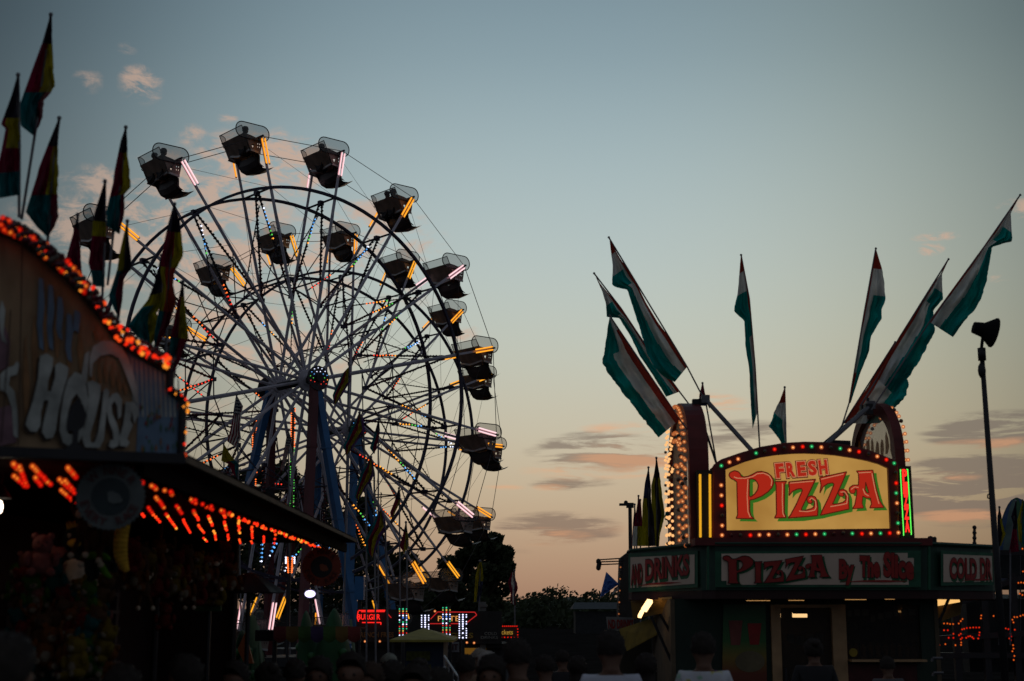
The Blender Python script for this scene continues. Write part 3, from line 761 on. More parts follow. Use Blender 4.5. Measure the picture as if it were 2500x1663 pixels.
def usflag(label, Y, A, B, pole, seed):
    f = flag(label, Y, A, B, lambda u, v: 'navy' if (v < .38 and u < .8) else ('crimson' if int(u * 7.99) % 2 == 0 else 'white'), pole, 'striped flags with a starred corner', (0, 0, 1), .08, seed, .02)
    st = MB(); Ax = resample(A, 30); Bx = resample(B, 30)
    for j in range(2, 11, 2):
        for i in range(4):
            u = .1 + i * .18 + (.09 if j % 4 else 0); x = Ax[j][0] + (Bx[j][0] - Ax[j][0]) * u; y = Ax[j][1] + (Bx[j][1] - Ax[j][1]) * u
            c = P(x, y, Y - .20); ps = []
            for q in range(10):
                r_ = .035 if q % 2 == 0 else .015; a = q * math.pi / 5; ps.append((r_ * math.sin(a), r_ * math.cos(a)))
            st.poly([ps], lambda a_, b_: c + Vector((a_, 0, b_)), .003)
    mk('star', st, CL['white'], f)['kind'] = 'stuff'
    return f


usflag('dark flag with stars and red white stripes hanging left of the wheel towers', 38, [(576, 966), (571, 996), (567, 1030), (555, 1078)], [(579, 967), (594, 992), (587, 1030), (588, 1070), (577, 1094)], [(578, 964), (590, 1600)], 1)
usflag('dim starred and striped flag behind the motor box between the towers', 44, [(702, 1052), (697, 1080), (690, 1120), (684, 1146)], [(705, 1053), (713, 1074), (703, 1110), (692, 1150)], [(704, 1050), (708, 1600)], 2)
flag('red and white flag on a thin pole right of the tall dark tree', 60, [(1249, 1398), (1240, 1422), (1247, 1450), (1249, 1474)], [(1255, 1396), (1265, 1436), (1258, 1455), (1259, 1478)], lambda u, v: 'crimson' if u < .33 or u > .66 else 'white', [(1256, 1393), (1257, 1550)], None, (0, 0, 1), .1, 3, .03)
flag('tall yellowish banner flag standing in front of the dark tree', 46, [(1170, 1372), (1160, 1410), (1157, 1470)], [(1175, 1372), (1181, 1410), (1172, 1468)], lambda u, v: 'yellow' if v < .5 or u < .4 else 'navy', [(1172, 1370), (1168, 1560)], None, (0, 0, 1), .1, 4, .03)

# --- behind the pizza stand, left (feather banners) and right
R2 = (1520, 960, 280 / 1155)
G4 = 'tall feather banners behind the left side of the pizza stand'
for i, (lb, Y, A, B, c) in enumerate([
    ('second tallest feather banner left of the bulb arch, dark top and yellow green body', 27, [(260, 748), (225, 900), (200, 1130), (190, 1540)], [(264, 748), (285, 950), (290, 1100), (312, 1200), (340, 1540)], lambda u, v: 'navy' if v < .4 else 'yellow' if u < .5 else 'dark'),
    ('tallest feather banner, nearest to the bulb arch of the pizza stand', 26, [(340, 652), (315, 820), (288, 930), (292, 1130), (312, 1220), (330, 1540)], [(345, 652), (372, 820), (400, 1050), (425, 1240), (375, 1440), (368, 1540)], lambda u, v: 'dark' if v < .22 else 'yellow' if (u < .35 or u > .7) else 'dark'),
    ('reddish feather banner next to the street lamp, left of the yellow green pair', 29, [(160, 1035), (135, 1200), (105, 1400), (95, 1540)], [(164, 1035), (180, 1150), (195, 1300), (190, 1540)], lambda u, v: 'crimson' if v < .6 else 'white' if u < .5 else 'yellow'),
    ('thin dark banner squeezed between the reddish and the yellow green banners', 29.5, [(178, 1075), (170, 1250), (160, 1540)], [(184, 1075), (195, 1250), (200, 1540)], lambda u, v: 'crimson' if v < .6 else 'dark'),
    ('shortest feather banner, beside the lamp pole', 30, [(122, 1120), (105, 1300), (92, 1540)], [(126, 1120), (140, 1280), (150, 1540)], lambda u, v: 'dark' if v < .5 else 'red'),
    ('green banner edge peeping out behind the bulb arch', 28, [(462, 1040), (425, 1240), (462, 1310)], [(470, 1042), (480, 1240), (470, 1310)], lambda u, v: 'yellow' if v < .2 else 'teal')]):
    t_ = flag(lb, Y, A, B, c, [A[0], ((A[-1][0] + B[-1][0]) / 2, 1540), ((A[-1][0] + B[-1][0]) / 2, 2600)], G4, R2, .08, i, .015, cat='banner')
G5 = 'dark flags at the right edge behind the lamp pole'
R8 = (2200, 1150, 300 / 917)
for i, (lb, A, B, c) in enumerate([
    ('dark flag with a yellow edge, nearest to the tall lamp pole', [(733, 270), (718, 340), (722, 560)], [(736, 272), (760, 400), (780, 470), (745, 560)], lambda u, v: 'dark' if u < .6 or v < .3 else 'yellow'),
    ('tallest dark flag in front of the blue green tent', [(856, 225), (820, 340), (838, 400), (805, 610)], [(860, 228), (866, 380), (862, 440), (880, 600)], lambda u, v: 'dark' if v < .55 else 'crimson'),
    ('green yellow flag cut off by the right edge of the photo', [(905, 220), (868, 370), (880, 520)], [(925, 225), (950, 400), (930, 560)], lambda u, v: 'yellow' if u < .4 else 'teal')]):
    flag(lb, 26 + i * .8, A, B, c, [A[0], (A[-1][0] + 10, A[-1][1]), (A[-1][0] + 10, 1300)], G5, R8, .06, i, .015)
# ================================================================ left carnival stall (mural + awning with red bulbs)
def planks(name, c1, c2, sc):
    m = bpy.data.materials.new(name); m.use_nodes = True; t = m.node_tree; t.nodes.clear(); l = t.links.new
    b = t.nodes.new('ShaderNodeBsdfPrincipled'); o = t.nodes.new('ShaderNodeOutputMaterial'); b.inputs['Roughness'].default_value = .7
    co = t.nodes.new('ShaderNodeTexCoord'); mp = t.nodes.new('ShaderNodeMapping'); mp.inputs['Scale'].default_value = (sc, sc, .35 * sc)
    n = t.nodes.new('ShaderNodeTexNoise'); n.inputs['Scale'].default_value = 2.2; n.inputs['Detail'].default_value = 6
    l(co.outputs['Object'], mp.inputs[0]); l(mp.outputs[0], n.inputs['Vector'])
    r = t.nodes.new('ShaderNodeValToRGB'); r.color_ramp.elements[0].color = (*c1, 1); r.color_ramp.elements[1].color = (*c2, 1); r.color_ramp.elements[0].position = .38; r.color_ramp.elements[1].position = .62
    l(n.outputs[0], r.inputs[0]); l(r.outputs[0], b.inputs['Base Color']); l(b.outputs[0], o.inputs[0]); return m


rc = P(442, 1115, 7.3); ang = R_(58.6); hd = Vector((-math.sin(ang), -math.cos(ang), 0)); mn = Vector((math.cos(ang), -math.sin(ang), 0))   # mn faces the camera
if mn.y > 0: mn = -mn
PM = lambda px, py: PN(px, py, rc, mn)
m4 = lambda x, y, lift=0.0: PN(x * .4146, 500 + y * .4146, rc + mn * lift, mn)
zE = rc.z
stall = root('game_stall', (rc.x - 1.5, rc.y + 1, 0), 'dark carnival game stall at the left with a painted facade and long awning', 'game stall')
facade_top = [(-340, 120), (-160, 110), (0, 150), (130, 210), (250, 300), (400, 430), (550, 590), (700, 800), (790, 862), (900, 925), (1005, 988), (1000, 1090), (1080, 1152), (1066, 1500)]
m = MB(); m.poly([facade_top + [(-340, 1430)]], lambda x, y: m4(x, y), .06, 0, -mn)
mk('facade_board', m, planks('painted_planks', (.20, .125, .065), (.36, .24, .13), 3.2), stall)
tr = MB(); tr.path([m4(x, y - 4, .02) for x, y in facade_top], .022, 6)
tr.bar(m4(-340, 1445, .03), m4(1075, 1500, .03), .05, .10, Vector((0, 0, 1))); mk('facade_trim', tr, M_DARK, stall)
C_BL = mat('paint_pale_blue', (.40, .43, .40), .6, 0, .4, 7); C_BL2 = mat('paint_blue', (.12, .20, .30), .6, 0, .3, 6); C_DKB = mat('paint_brown', (.05, .03, .02), .7, 0, .3, 8)
C_OR = mat('paint_orange', (.26, .13, .05), .6, 0, .3, 8); C_GR = mat('paint_green', (.06, .16, .06), .6, 0, .4, 12); C_RD = mat('paint_red', (.24, .04, .04), .6, 0, .4, 12)
C_PK = mat('paint_mauve', (.22, .12, .15), .6, 0, .3, 10)


def paint(name, loops, mt, lift, parent=stall, fn=m4):
    m = MB()
    for lp in loops: m.poly(lp if isinstance(lp[0][0], tuple) else [lp], lambda x, y: fn(x, y, lift), .003, 0, mn)
    return mk(name, m, mt, parent)


# right part of the mural: blue grey sky with planks
paint('painted_sky', [[(745, 850), (790, 868), (900, 930), (1000, 990), (995, 1092), (1072, 1156), (1060, 1490), (800, 1478), (812, 1250), (775, 1050)]], C_BL2, .004)
rng = random.Random(4)
blades = []
for i in range(11):
    x = 775 + i * 27; w = rng.uniform(4, 9); blades.append([(x, 900 + (x - 775) * .45), (x + w, 905 + (x - 775) * .45), (x + w + 12, 1250), (x + 6, 1250)])
paint('painted_stripes', blades, C_BL, .006)
fl = []
for i in range(34):
    x = rng.uniform(820, 1050); y = rng.uniform(1180, 1460); w = rng.uniform(6, 16); hh = rng.uniform(15, 50); fl.append([(x, y), (x + w * .6, y - hh * .6), (x + w, y), (x + w * .5, y + hh * .6)])
paint('painted_leaves', fl[:16], C_GR, .009); paint('painted_flowers', fl[16:26], C_RD, .010); paint('painted_blooms', fl[26:], C_OR, .011)
# flames and hanging blue drips
fm = []
for x0, y0, y1 in [(150, 760, 1300), (200, 640, 1050), (265, 560, 900), (330, 600, 900), (400, 760, 960), (540, 930, 1060), (585, 890, 1080), (620, 900, 1050), (660, 920, 1080), (700, 960, 1110), (735, 1000, 1120), (470, 700, 980), (560, 700, 800), (600, 760, 840)]:
    w = 20 if x0 > 500 else 26
    fm.append([(x0, y1), (x0 - w * .6, (y0 + y1) / 2), (x0 - w * .1, y0 + 40), (x0 + w * .3, y0), (x0 + w * .2, y0 + 60), (x0 + w, (y0 + y1) / 2 + 30), (x0 + w * .5, y1)])
paint('painted_flames', fm, C_OR, .006)
dr = []
for x0, y0, y1 in [(228, 430, 860), (285, 470, 860), (340, 540, 800), (395, 640, 930), (440, 620, 760)]:
    dr.append([(x0, y0), (x0 + 26, y0 + 10), (x0 + 34, (y0 + y1) / 2 - 40), (x0 + 22, (y0 + y1) / 2 + 60), (x0 + 28, y1), (x0 + 4, y1 - 20), (x0 - 10, (y0 + y1) / 2 + 60), (x0 - 4, (y0 + y1) / 2 - 50)])
paint('painted_drips', dr, C_BL2, .009)
paint('painted_arch', [[(528, 1010), (526, 900), (548, 835), (600, 802), (660, 803), (715, 835), (755, 905), (790, 1010), (812, 1110), (800, 1180), (770, 1080), (735, 985), (700, 905), (650, 880), (590, 890), (545, 935), (540, 1015)],
                       [(470, 1150), (480, 1000), (500, 880), (526, 860), (515, 1000), (500, 1130)]], C_BL, .012)
H_ = [(238, 888), (275, 876), (312, 902), (308, 960), (282, 1040), (278, 1098), (300, 1098), (325, 1010), (325, 945), (350, 928), (402, 960), (396, 1010), (365, 1120), (340, 1230), (328, 1325), (310, 1372), (272, 1378), (247, 1340), (255, 1280), (276, 1200), (285, 1152), (258, 1152), (240, 1220), (238, 1300), (215, 1338), (178, 1335), (150, 1298), (160, 1255), (195, 1150), (225, 1020), (230, 940)]
O_ = [[(440, 985), (475, 1000), (505, 1060), (520, 1150), (512, 1260), (490, 1350), (455, 1410), (410, 1425), (370, 1400), (350, 1330), (358, 1230), (375, 1120), (400, 1030)], [(450, 1110), (480, 1160), (482, 1240), (462, 1310), (430, 1355), (400, 1350), (390, 1300), (400, 1220), (420, 1150)]]
U_ = [(512, 1045), (545, 1035), (592, 1062), (588, 1130), (560, 1250), (530, 1350), (532, 1400), (556, 1400), (578, 1340), (600, 1200), (608, 1095), (625, 1080), (642, 1100), (638, 1150), (622, 1250), (610, 1380), (585, 1432), (500, 1428), (484, 1380), (500, 1250), (522, 1130)]
S_ = [(625, 1200), (635, 1150), (660, 1115), (690, 1108), (718, 1150), (712, 1245), (696, 1262), (690, 1185), (672, 1155), (655, 1180), (660, 1230), (690, 1300), (705, 1365), (695, 1420), (660, 1436), (640, 1420), (650, 1385), (668, 1385), (664, 1335), (640, 1275)]
E_ = [(738, 1160), (790, 1165), (812, 1200), (806, 1250), (790, 1290), (775, 1215), (765, 1270), (782, 1300), (762, 1342), (746, 1380), (762, 1400), (748, 1425), (706, 1420), (702, 1375), (725, 1300), (736, 1220)]
sh = lambda lp, dx=-16, dy=14: [(x + dx, y + dy) for x, y in lp]
for nm, lp in (('H', H_), ('O', O_), ('U', U_), ('S', S_), ('E', E_)):
    lps = lp if isinstance(lp[0], list) else [lp]
    m = MB(); m.poly([sh(q) for q in lps], lambda x, y: m4(x, y, .015), .003, 0, mn); mk('letter_shadow', m, C_DKB, stall)
    m = MB(); m.poly(lps, lambda x, y: m4(x, y, .020), .005, 0, mn); mk('letter', m, C_BL, stall)
# flat dark shape for an unknown object silhouetted before the O, mauve figures on the far left panel
paint('dark_silhouette', [[(460, 1142), (490, 1180), (510, 1240), (495, 1300), (462, 1330), (458, 1400), (500, 1440), (380, 1440), (425, 1400), (430, 1335), (392, 1330), (395, 1260), (420, 1180)]], M_DARK, .028)
paint('painted_panel_seam', [[(128, 215), (134, 215), (110, 1440), (104, 1440)]], C_DKB, .03)
paint('painted_panel_seam', [[(60, 620), (66, 620), (10, 1400), (4, 1400)]], C_DKB, .03)
paint('painted_figure', [[(-20, 730), (30, 720), (60, 800), (50, 950), (0, 980), (-30, 900)]], C_PK, .012)
paint('painted_figure', [[(-10, 1200), (60, 1180), (100, 1260), (95, 1400), (0, 1420), (-40, 1320)]], C_PK, .012)
paint('painted_clouds', [[(0, 1000), (40, 960), (80, 950), (100, 920), (112, 940), (100, 1000), (60, 1010), (50, 1060), (85, 1100), (100, 1200), (112, 1380), (80, 1360), (70, 1200), (40, 1110), (0, 1090)], [(10, 560), (30, 620), (20, 760), (40, 820), (10, 800), (-10, 650)]], C_BL, .016)

# bulbs in thick rows along the arched top of the facade
items = []; kinds = ['plum', 'plum', 'plum', 'off', 'off', 'red', 'plum', 'off', 'off', 'plum', 'orange']
top = resample(facade_top[2:11], 58)
for row in range(4):
    for i, (x, y) in enumerate(top):
        yy = y - 14 - row * 20 + rng.uniform(-6, 6); xx = x + row * 6 + rng.uniform(-7, 7)
        p = m4(xx, yy, .05 + .06 * ((row + i) % 2)); k = rng.choice(kinds)
        if rng.random() < .10: k = 'amber'
        items.append((p, k))
for i, (x, y) in enumerate([(1000, 1085), (1030, 1110), (1060, 1128), (1085, 1148), (1100, 1175), (1098, 1215), (1080, 1270), (1085, 1340), (1078, 1410), (1082, 1475), (1012, 1095), (1075, 1190)]):
    items.append((m4(x + 4, y, .03), ['red', 'amber', 'red', 'red', 'amber', 'amber', 'plum', 'amber', 'red', 'orange', 'plum', 'amber'][i]))
bulbs(stall, items, .016, .45)

# awning: eave line parallel to the midway
zC = zE - .03
e0 = P(400, 1118, 7.3); e0.z = zE; e1 = PZ(868, 1328, zE)
side = (e1 - e0).normalized(); inw = Vector((-side.y, side.x, 0))
if inw.x > 0: inw = -inw
M_TAN = mat('fascia_board', (.13, .095, .065), .8, 0, .3, 5, .2)
m = MB(); m.bar(e0 + Vector((0, 0, .035)), e1 + Vector((0, 0, .035)), .035, .03, Vector((0, 0, 1))); mk('fascia_board', m, M_TAN, stall)
front0 = rc + hd * 3.0
m = MB()
cx_ = [e0 + Vector((.0, 0, .012)), e1 + Vector((0, 0, .012)), e1 + inw * 4.0 + Vector((0, 0, .012)), e0 + inw * 4.6 + Vector((0, -2.2, .012)), front0 + Vector((0, 0, .012))]
m.add(cx_ + [v + Vector((0, 0, .05)) for v in cx_], [(0, 1, 2, 3, 4), (9, 8, 7, 6, 5)] + [(i, (i + 1) % 5, (i + 1) % 5 + 5, i + 5) for i in range(5)])
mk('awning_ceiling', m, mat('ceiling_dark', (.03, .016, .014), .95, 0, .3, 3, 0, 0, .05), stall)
m = MB(); r0 = e0 + Vector((0, .15, .07)); r1 = e1 + Vector((0, 0, .07))
m.add([r0, r1, r1 + inw * 1.6 + Vector((0, 0, .5)), r0 + inw * 1.6 + Vector((0, 0, .5)), r1 + inw * 4 + Vector((0, 0, .5)), r0 + inw * 4.5 + Vector((0, 0, .5))], [(0, 1, 2, 3), (3, 2, 4, 5)])
mk('roof', m, M_DARK, stall)
m = MB(); m.bar(e0 + inw * .12 + Vector((0, 0, -.05)), e1 + inw * .12 + Vector((0, 0, -.05)), .10, .04, Vector((0, 0, 1))); mk('valance', m, mat('valance_black', (.010, .008, .008), .95, 0, .2, 4, 0, 0, .05), stall)
# walls and counters
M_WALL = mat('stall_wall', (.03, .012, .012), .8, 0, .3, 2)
m = MB(); bk = [e0 + inw * 2.6, e1 + inw * 2.6]
m.bar((bk[0] + bk[1]) / 2 * 1, bk[1], .05, 2 * zE, side.cross(Vector((0, 0, 1))))
m = MB()
for a, b_ in ((e0 + inw * 2.4 - side * .6, e1 + inw * 2.4), (e1 + inw * 2.4, e1 + inw * 1.38)):
    a = Vector((a.x, a.y, 0)); b_ = Vector((b_.x, b_.y, 0)); z_ = Vector((0, 0, zE + .06)); nn = (b_ - a).cross(z_).normalized() * .03
    m.add([a - nn, b_ - nn, b_ - nn + z_, a - nn + z_, a + nn, b_ + nn, b_ + nn + z_, a + nn + z_], [(0, 1, 2, 3), (7, 6, 5, 4), (0, 4, 5, 1), (2, 6, 7, 3), (1, 5, 6, 2), (3, 7, 4, 0)])
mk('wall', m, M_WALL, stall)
m = MB(); a = e0 + inw * .35; b_ = e1 + inw * .35; a = Vector((a.x, a.y, .5)); b_ = Vector((b_.x, b_.y, .5)); m.bar(a, b_, .5, 1.0, inw)
m.bar(a + Vector((0, 0, .52)), b_ + Vector((0, 0, .52)), .6, .04, inw)
mk('counter', m, mat('counter_red', (.06, .012, .012), .6), stall)
for f in (.6, .99):
    q = e0.lerp(e1, f) + inw * 1.4; m = MB(); m.tube((q.x, q.y, 0), (q.x, q.y, zE), .03, 8); mk('post', m, M_DARK, stall)

# ceiling bulb rows
items = []; cR = lambda px, py: PZ(px, py, zC - .02)
rows_px = [((350, 1178), (800, 1345), 92)]
for (x0, y0), (x1, y1), nb in rows_px:
    a = cR(x0, y0); b_ = cR(x1, y1)
    for i in range(nb):
        f = i / (nb - 1); p = a.lerp(b_, f) + Vector((rng.uniform(-.03, .03), rng.uniform(-.03, .03), 0))
        items.append((p, rng.choice(['red', 'amber', 'orange', 'red', 'red', 'plum'])))
r5 = lambda x, y: (x * .391, 1050 + y * .391)
rw = [((970, 415), (1030, 490), 6), ((920, 478), (1000, 580), 7), ((1035, 520), (1105, 620), 8), ((1098, 470), (1140, 525), 5), ((1140, 555), (1192, 645), 7), ((1205, 500), (1242, 565), 6), ((1235, 590), (1275, 645), 5), ((1270, 670), (1295, 700), 3),
      ((1300, 535), (1330, 600), 6), ((1335, 625), (1350, 690), 5), ((1395, 500), (1405, 550), 4), ((1400, 570), (1415, 630), 6), ((1420, 650), (1428, 690), 4), ((1490, 560), (1495, 650), 6), ((1495, 680), (1500, 710), 3), ((1570, 600), (1575, 680), 6), ((1570, 690), (1572, 712), 2),
      ((1650, 660), (1645, 705), 4), ((885, 520), (900, 545), 2), ((1720, 640), (1710, 720), 3), ((80, 205), (110, 245), 3), ((120, 220), (170, 360), 7), ((80, 280), (165, 355), 5), ((195, 220), (320, 345), 9), ((215, 290), (260, 350), 4), ((360, 300), (470, 400), 6),
      ((420, 230), (475, 300), 6), ((375, 370), (470, 455), 7), ((400, 310), (465, 380), 5)]
for a, b_, nb in rw:
    for i in range(nb):
        f = (i + .5) / nb; q = r5(a[0] + (b_[0] - a[0]) * f + rng.uniform(-3, 3), a[1] + (b_[1] - a[1]) * f)
        items.append((cR(*q), 'amber' if (a[1] < 460 and f < .35) or rng.random() < .15 else rng.choice(['red', 'red', 'orange'])))
bl = root('bulb_canopy', wloc(stall) + Vector((0, 0, .001)), 'rows of glowing red and orange bulbs hung under the awning of the left stall', 'string lights')
bulbs(bl, items, .0165, .6)

# round signs
M_SW = mat('sign_white', (.10, .12, .12), .6, 0, .3, 6); M_SR = mat('sign_letter', (.09, .03, .03), .7); M_SD = mat('sign_dark', (.02, .035, .04), .6)


def round_sign(px, py, Y, rp, label, face, ring_mat, rot):
    c = P(px, py, Y); r = rp * Y / F
    t = root('round_sign', c, label, 'sign', 'round signs hung under the stall awning')
    nn = Vector((math.sin(rot), -math.cos(rot), 0)); xd = Vector((math.cos(rot), math.sin(rot), 0)); zd = Vector((0, 0, 1))
    m = MB(); m.tube(c - nn * .02, c + nn * .004, r, 40)
    for i in range(40): m.ball(c + (xd * math.cos(i * math.pi / 20) + zd * math.sin(i * math.pi / 20)) * r, r * .05, 0, 6, 4)
    mk('disc', m, ring_mat, t)
    m = MB(); m.tube(c - nn * .01, c + nn * .012, r * .56, 32); mk('centre', m, M_SD, t)
    # generic pale dog-like face blob of the painted centre
    m = MB()
    for x, z, a, b_ in ((.12, -.06, .20, .17), (.26, -.12, .11, .09), (.02, .06, .12, .10)):
        m.poly([[(x + a * math.cos(k * math.pi / 8), z + b_ * math.sin(k * math.pi / 8)) for k in range(16)]], lambda u, v: c + nn * (.016 + x * .01) + xd * u * r + zd * v * r, .002, 0, nn)
    mk('painted_face', m, face, t)
    for word, a0, a1, flip in (('WINNER', 150, 30, 0), ('EVERY', 192, 262, 1), ('RACE', 285, 345, 1)):
        for i, ch in enumerate(word):
            a = R_(a0 + (a1 - a0) * (i + .5) / len(word)); rr = r * .78
            o = c + nn * .012 + (xd * math.cos(a) + zd * math.sin(a)) * rr
            b1 = a - math.pi / 2 if not flip else a + math.pi / 2
            xx = xd * math.cos(b1) + zd * math.sin(b1); zz = xd * -math.sin(b1) + zd * math.cos(b1)
            text('letter', ch, o - xx * r * .10 - zz * r * .11, xx, zz, r * .34, M_SR, t, .003, .02)
    m = MB(); top_ = c + zd * r; m.tube(top_, Vector((top_.x, top_.y, zE)), .008, 5); mk('hanger', m, M_DARK, t)
    return t


round_sign(270, 1212, 7.15, 80, 'larger round white sign reading winner every race, at the front corner of the left stall', M_SW, M_SW, R_(12))
round_sign(785, 1384, 16.0, 46, 'smaller round red-lit sign reading winner every race, at the far end of the stall awning', mat('sign_face_red_lit', (.30, .12, .06), .7), mat('sign_red_lit', (.30, .07, .04), .6, 0, .3, 6), R_(5))  # red light of the stall bulbs is put into both sign colours

# ---------------------------------------------------------------- plush toys
def plush_mesh(kind, c1, c2, c3):
    b = MB()
    if kind == 'penguin':
        b.ball((0, 0, .15), .14, 0, 14, 10, (.95, .85, 1.15)); b.ball((0, -.035, .14), .115, 1, 14, 10, (.9, .85, 1.1)); b.ball((0, 0, .36), .105, 0, 14, 10, (1, .95, 1))
        b.ball((0, -.10, .335), .042, 2, 10, 7, (1.1, .9, .7))
        for s_ in (-1, 1):
            b.ball((s_ * .07, -.07, .015), .05, 2, 10, 7, (1.1, 1.3, .5)); b.ball((s_ * .135, -.01, .19), .05, 0, 8, 7, (.45, .8, 1.8)); b.ball((s_ * .038, -.09, .385), .014, 1, 6, 5); b.ball((s_ * .038, -.102, .385), .007, 3, 6, 5)
        for i in range(9): b.tube((-.06 + i * .015, -.05, .43), (-.07 + i * .0175, -.065, .475 + .01 * (i % 2)), .009, 5, 2, .002)
    elif kind == 'bear':
        b.ball((0, 0, .15), .13, 0, 14, 10, (1, .85, 1.1)); b.ball((0, -.03, .14), .105, 1, 12, 8, (.85, .85, .95)); b.ball((0, 0, .36), .11, 0, 14, 10); b.ball((0, -.09, .335), .048, 1, 10, 7, (1.1, .8, .8)); b.ball((0, -.13, .345), .014, 3, 6, 5)
        for s_ in (-1, 1):
            b.ball((s_ * .085, 0, .45), .04, 0, 8, 7, (1, .6, 1)); b.ball((s_ * .045, -.098, .38), .012, 3, 6, 5); b.ball((s_ * .10, -.10, .05), .058, 0, 10, 7, (.9, 1.7, .9)); b.ball((s_ * .15, -.05, .20), .045, 0, 8, 7, (.9, 1.1, 1.9)); b.ball((s_ * .10, -.20, .05), .04, 1, 8, 6, (.9, .3, .9))
    elif kind == 'banana':
        pts = [Vector((.12 * (1 - math.cos(a)), 0, .26 * math.sin(a))) for a in [(-1.2 + 2.4 * i / 14) for i in range(15)]]
        for i, (p, q) in enumerate(zip(pts, pts[1:])):
            r1 = .065 * max(.15, math.sin(math.pi * (i + .3) / 14.6)) ** .5; r2 = .065 * max(.12, math.sin(math.pi * (i + 1.3) / 14.9)) ** .5
            b.tube(p, q, r1, 12, 0, r2)
        b.tube(pts[-1], pts[-1] + Vector((.03, 0, .05)), .018, 8, 3)
    elif kind == 'monkey':
        b.ball((0, 0, .30), .085, 0, 12, 8); b.ball((0, -.05, .285), .06, 1, 10, 7, (1, .7, .8)); b.ball((0, 0, .12), .085, 0, 12, 8, (.9, .8, 1.3))
        for s_ in (-1, 1):
            b.ball((s_ * .095, 0, .31), .035, 1, 8, 6, (.5, .6, 1)); b.ball((s_ * .03, -.095, .31), .010, 3, 6, 5)
            b.tube((s_ * .07, 0, .20), (s_ * .15, -.02, .36), .022, 7); b.tube((s_ * .15, -.02, .36), (s_ * .13, -.02, .47), .02, 7); b.tube((s_ * .05, 0, .04), (s_ * .10, -.03, -.12), .026, 7); b.ball((s_ * .10, -.05, -.13), .034, 1, 8, 6)
    return b.mesh('plush_toy', [c1, c2, c3, M_DARK], None, True)


pm = lambda n, c: mat('plush_' + n, c, .95, 0, .25, 14, .3, 0, .1)
PY = pm('yellow', (.62, .36, .04)); PW = pm('cream', (.62, .52, .38)); PB = pm('black', (.012, .015, .014)); PG = pm('green', (.12, .30, .03)); PP = pm('pink', (.30, .11, .10)); PR = pm('red', (.11, .012, .01)); PT = pm('teal', (.008, .06, .06)); PBr = pm('brown', (.07, .035, .018)); PO = pm('orange', (.12, .04, .01)); PY2 = pm('shaded_yellow', (.12, .085, .012)); PG2 = pm('shaded_green', (.035, .09, .012)); PW2 = pm('shaded_cream', (.18, .15, .11)); PP2 = pm('shaded_pink', (.16, .06, .05))  # second yellow, green, cream and pink: same plush darkened for the shaded pile
pen = plush_mesh('penguin', PB, PW, PY)
q5 = lambda x, y: (x * .2315, 1300 + y * .2315)
toys = [('penguin_plush', 'left one of the two plush penguins with cream belly and yellow beak', (800, 660), 8.6, pen, .9, 0),
        ('penguin_plush', 'right one of the two plush penguins with cream belly and yellow beak', (985, 660), 8.7, pen, .9, 0)]


def toy(name, label, px, py, Y, me, sc, rz, cat='plush toy', group=None, rx=0, ry=0):
    o = bpy.data.objects.new(name, me); COL.objects.link(o); o.location = P(px, py, Y); o.scale = (sc,) * 3; o.rotation_euler = (rx, ry, rz); tag(o, label, cat, group); return o


for nm, lb, (x, y), Y, me, sc, rz in toys: a = q5(x, y); toy(nm, lb, a[0], a[1], Y, me, sc, rz, 'plush toy', 'plush penguins on the stall shelf')
ban = plush_mesh('banana', PY, PY, PY)
a = q5(1330, 110); toy('banana_plush', 'large curved yellow banana toy hanging beside the round white sign', a[0], a[1], 7.9, ban, .62, 0, rz if False else 'plush toy') if False else toy('banana_plush', 'large curved yellow banana toy hanging beside the round white sign', a[0] - 14, a[1] + 2, 7.9, ban, .62, 0)
big = plush_mesh('bear', PP, PP, PP)
a = q5(430, 420); toy('bear_plush', 'biggest pink bear toy at the left of the two penguins, half hidden in the dark', a[0], a[1] + 12, 8.3, big, .52, .3)
a = q5(610, 520); toy('bear_plush', 'second pink bear toy squeezed directly beside the left penguin', a[0], a[1] + 12, 8.6, big, .5, -.2)
mon = plush_mesh('monkey', PBr, PW, PBr)
for i, (x, y, lb) in enumerate([(870, 60, 'left one of the long armed monkey toys hanging under the round sign'), (980, 160, 'middle one of the long armed monkey toys hanging under the round sign'), (1140, 120, 'right one of the long armed monkey toys, next to the banana toy')]):
    a = q5(x, y); toy('monkey_plush', lb, a[0], a[1] + 10, 8.0, mon, .55, i * .5 - .5, group='monkey toys hanging under the round sign')
gm = plush_mesh('banana', PG, PG, PG)
a = q5(1010, 240); toy('snake_plush', 'bright green curved snake toy above the right penguin', a[0], a[1], 8.1, gm, .34, 0, ry=1.6)
a = q5(1085, 380); toy('snake_plush', 'darker green snake toy hanging down beside the right penguin', a[0], a[1], 8.1, gm, .28, 0, ry=-.5)
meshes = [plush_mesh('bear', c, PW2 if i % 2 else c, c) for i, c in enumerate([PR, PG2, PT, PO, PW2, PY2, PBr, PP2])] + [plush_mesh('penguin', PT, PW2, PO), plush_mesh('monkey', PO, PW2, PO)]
rng = random.Random(21)
pile = [(x, y) for y in range(540, 1560, 105) for x in range(230 + (y // 105 % 2) * 55, 1080 if y > 700 else 640, 118)]
for i, (x, y) in enumerate(pile):
    a = q5(x + rng.uniform(-20, 20), y + rng.uniform(-20, 20))
    toy('plush_toy', 'small plush toy of the crowded pile below the pink bears and the penguins', a[0], a[1] + 14, 8.55 + rng.uniform(-.15, .25) - (y - 540) * .0006, meshes[rng.randrange(len(meshes))], rng.uniform(.36, .5), rng.uniform(-.7, .7), group='pile of small plush toys in the dark stall', ry=rng.uniform(-.5, .5))
